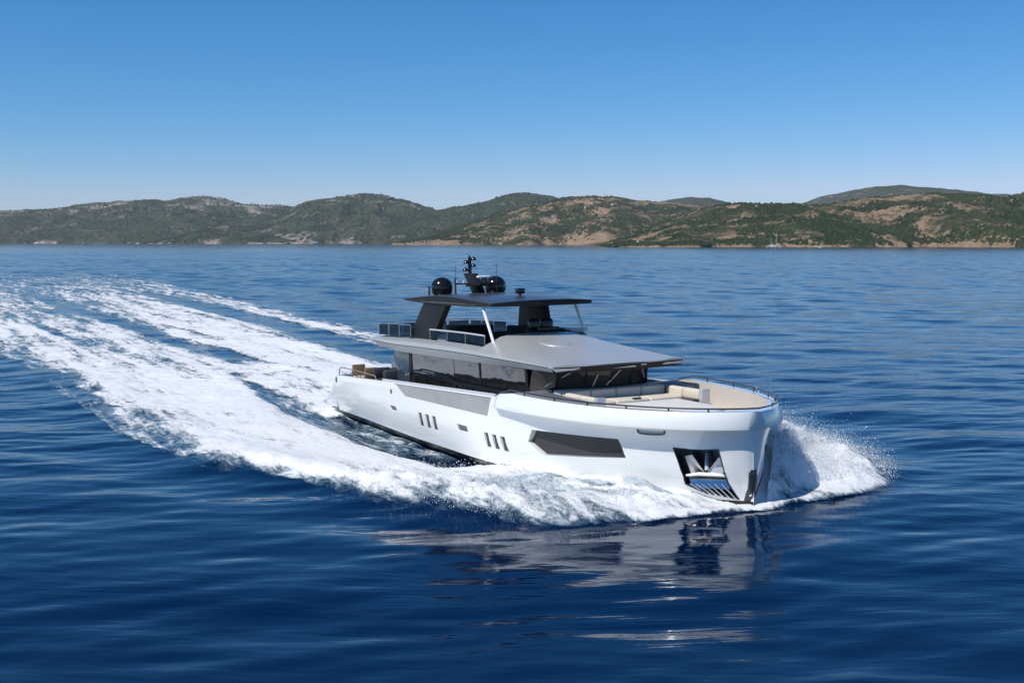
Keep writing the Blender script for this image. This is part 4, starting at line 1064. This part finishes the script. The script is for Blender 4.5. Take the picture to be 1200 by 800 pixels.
def build_veils():
    """torn sheets of water thrown outwards by the stem on both sides"""
    V = []; F = []; A = []; o_ = 0
    for sg, hi in ((-1, .62), (1, 1.95)):
        for L in range(3):
            ns, nt_ = 150, 46
            S, T = np.meshgrid(np.linspace(0, 1, ns), np.linspace(0, 1, nt_), indexing='ij')
            x = 25.0 - .4 * L - S * (6.5 if sg < 0 else 6.0)
            hull_ = np.interp(x, HX, HY)
            e = fbm(S * 9 + L * 5, S * 0 + sg, 4, 301) * 1.1 + .25
            top = hi * e * np.sin(np.clip(S * 1.05 + .10, 0, 1) * math.pi) ** .7 * (1 - .18 * L)
            reach = (.5 + .75 * L) * (1 + S * 1.6) * (1.0 if sg < 0 else 1.15)
            a = hull_ + .10 + .25 * L + reach * T + (fbm(S * 14, T * 4 + L, 3, 311) - .5) * .45 * T
            xb = x - T * (.5 + .5 * L)
            z0 = top * (1 - (1 - T) ** 2) * .98 - .22 * T ** 3 * L + (fbm(S * 22, T * 7 + 3 * L, 3, 317) - .5) * .28 * T
            xw, yw = unplan(xb, a * sg)
            z = water_h(xw, yw, np.full_like(x, .3)) * (1 - .75 * T) + z0
            f = 1.02 - .78 * T ** 1.2 - .25 * (np.abs(S - .45) * 2) ** 3 - (.10 if sg < 0 else 0)
            q = grid_quads(ns, nt_)
            V.append(np.stack([xb, a * sg, z], -1).reshape(-1, 3)); F.append(q + o_); A.append(f.ravel()); o_ += ns * nt_
    o = np_mesh('spray_sheets', np.concatenate(V), np.concatenate(F), foam.data.materials[0], attrs={'foam': np.concatenate(A)})
    o.matrix_world = foam.matrix_world
    tag(o, 'torn translucent sheets of white water thrown off the bow', 'spray', kind='stuff')
build_veils()

# ------------------------------------------------------------------ distant boats, houses, mast
def ground(u, v):           # where a pixel of the first sketch meets the water: only used to measure positions
    d = CAM_H * FPX / max(v - 284, .5); return (u - 600) / FPX * d, d
def sailboat(x, y, L, masts, lab, rz=0.0):
    o = empty('sailing_boat', (x, y, 0), rz); tag(o, lab, 'sailboat', 'boats moored off the far shore')
    b = MB(); V = []; F = []; n = 9
    for i in range(n):
        t = i / (n - 1); xx = (t - .5) * L; w = L * .12 * math.sin(math.pi * min(1, .25 + t * .78)) ** .8 if t < 1 else .02
        V += [(xx, -w * .5, -.5), (xx, -w, L * .07 + L * .02 * t), (xx, w, L * .07 + L * .02 * t), (xx, w * .5, -.5)]
    for i in range(n - 1):
        for k in range(4): F.append((i * 4 + k, (i + 1) * 4 + k, (i + 1) * 4 + (k + 1) % 4, i * 4 + (k + 1) % 4))
    F += [(0, 1, 2, 3), tuple((n - 1) * 4 + k for k in range(4))[::-1]]
    b.add(V, F); b.build('hull', M['boatwhite'], o)
    b = MB(); b.rbox((-L * .05, 0, L * .10), (L * .4, L * .14, L * .05), L * .01); b.build('cabin', M['boatwhite'], o)
    for mx_, h in masts:
        b = MB(); b.tube([(mx_ * L, 0, L * .08), (mx_ * L, 0, h * L)], [L * .012, L * .007], 6); ms = b.build('mast', M['boatwhite'], o)
        b = MB(); b.tube([(mx_ * L, 0, L * .17), ((mx_ - .3) * L, 0, L * .16)], [L * .016, L * .012], 6); b.build('furled_sail', M['sail'], ms)
def motorboat(x, y, L, lab, rz=0.0):
    o = empty('motor_boat', (x, y, 0), rz); tag(o, lab, 'boat', 'boats moored off the far shore')
    b = MB(); V = []; F = []; n = 7
    for i in range(n):
        t = i / (n - 1); xx = (t - .5) * L; w = L * .15 * (1 - max(0, t - .5) ** 2 * 3.6)
        V += [(xx, -w * .7, -.5), (xx, -w, L * .1 + L * .05 * t), (xx, w, L * .1 + L * .05 * t), (xx, w * .7, -.5)]
    for i in range(n - 1):
        for k in range(4): F.append((i * 4 + k, (i + 1) * 4 + k, (i + 1) * 4 + (k + 1) % 4, i * 4 + (k + 1) % 4))
    F += [(0, 1, 2, 3), tuple((n - 1) * 4 + k for k in range(4))[::-1]]
    b.add(V, F); b.build('hull', M['boatwhite'], o)
    b = MB(); b.rbox((-L * .06, 0, L * .18), (L * .45, L * .22, L * .12), L * .03); c = b.build('cabin', M['boatwhite'], o)
    b = MB(); b.rbox((L * .12, 0, L * .19), (L * .12, L * .2, L * .05), L * .01); b.build('cabin_window', M['boatdark'], c)
sailboat(352, 1610, 19, ((.16, 1.05), (-.2, .75)), 'white two-masted sailing boat moored below the rocky right-hand headland', .05)
sailboat(-2500, 6150, 26, ((.1, 1.0),), 'pale sailing boat moored off the far left end of the shore', .3)
sailboat(-860, 6000, 34, ((.1, 1.2),), 'tall pale sailing boat moored below the twin-topped left hill', .2)
for k, (x, y, L, lab) in enumerate(((-2650, 6150, 26, 'small white motor boat at the extreme left of the far shore'),
        (-2420, 6100, 34, 'white motor boat just right of the leftmost sailing boat'),
        (-2190, 6120, 24, 'lone white motor boat along the dark left shoreline'),
        (-1935, 6050, 22, 'left one of two white motor boats left of the tan rocky point'),
        (-1890, 6050, 24, 'right one of two white motor boats left of the tan rocky point'),
        (-1440, 5050, 26, 'largest white motor boat off the tan rocky point'),
        (-760, 6000, 24, 'white motor boat just right of the tall pale sailing boat'),
        (-1120, 6000, 28, 'white motor boat between the rocky point and the tall sailing boat'),
        (-980, 6000, 40, 'long white motor boat left of the tall sailing boat'),
        (412, 1600, 6, 'tiny white dinghy right of the two-masted sailing boat'))):
    motorboat(x, y, L, lab, (.1, 2.9, .4)[k % 3])
def hill_z(nm, x, t):
    h = HILLS[nm]; i = int(np.argmin(np.abs(h['T'][:, 0] - t))); j = int(np.argmin(np.abs(h['X'][i] - x))); return float(h['X'][i, j]), float(h['Y'][i, j]), float(h['Z'][i, j])
for nm, x, t_, s_, lab in (('hill_middle', 250, .62, 10, 'white house alone on the middle hillside'), ('hill_middle', 345, .70, 12, 'white house high on the bare slope of the middle hill'),
        ('hill_middle', 135, .42, 10, 'low white house halfway up the left flank of the middle hill'), ('hill_right', 215, .34, 7, 'pale house in the bare clearing above the right shore')):
    x, y, z = hill_z(nm, x, t_)
    o = empty('hillside_house', (x, y, z - 1), .3); tag(o, lab, 'house', 'houses on the hillsides')
    b = MB(); b.box((0, 0, s_ * .3), (s_ * 1.5, s_, s_ * .6)); b.build('wall', M['plaster'], o)
    b = MB(); b.prism([(-s_ * .8, -s_ * .55, s_ * .602), (-s_ * .8, s_ * .55, s_ * .602), (-s_ * .8, 0, s_ * .85)], (s_ * 1.6, 0, 0)); b.build('roof', M['tile'], o)
    for k in (-.4, .1, .45):
        b = MB(); b.box((k * s_, -s_ * .5, s_ * .3), (s_ * .18, .1, s_ * .25)); b.build('window', M['boatdark'], o)
x, y, z = hill_z('hill_middle', 330, 1.0)
o = empty('radio_mast', (x, y, z - 1)); tag(o, 'thin radio mast on top of the middle hill', 'mast')
b = MB(); b.tube([(0, 0, 0), (0, 0, 26)], [1.0, .4], 6); b.build('pole', M['greylight'], o)
b = MB(); b.lathe([(.2, 0), (1.4, .4), (1.4, .8), (.2, 1.0)], (0, 0, 20), 10); b.build('dish', M['boatwhite'], o)

# ------------------------------------------------------------------ sea haze
b = MB(); b.box((0, 4870, 175), (13500, 10200, 355))
hz = b.build('haze', [], None); hz['kind'] = 'stuff'
m, nt, out = mat_new('sea_haze')
pv = N(nt, 'ShaderNodeVolumePrincipled'); setin(pv, Density=3.0e-5, Anisotropy=.2); pv.inputs['Color'].default_value = (.86, .92, 1.0, 1)
nt.links.new(pv.outputs[0], out.inputs['Volume'])
hz.data.materials.clear(); hz.data.materials.append(m)
tag(hz, 'thin blue sea haze between the yacht and the far hills', 'haze', kind='stuff')
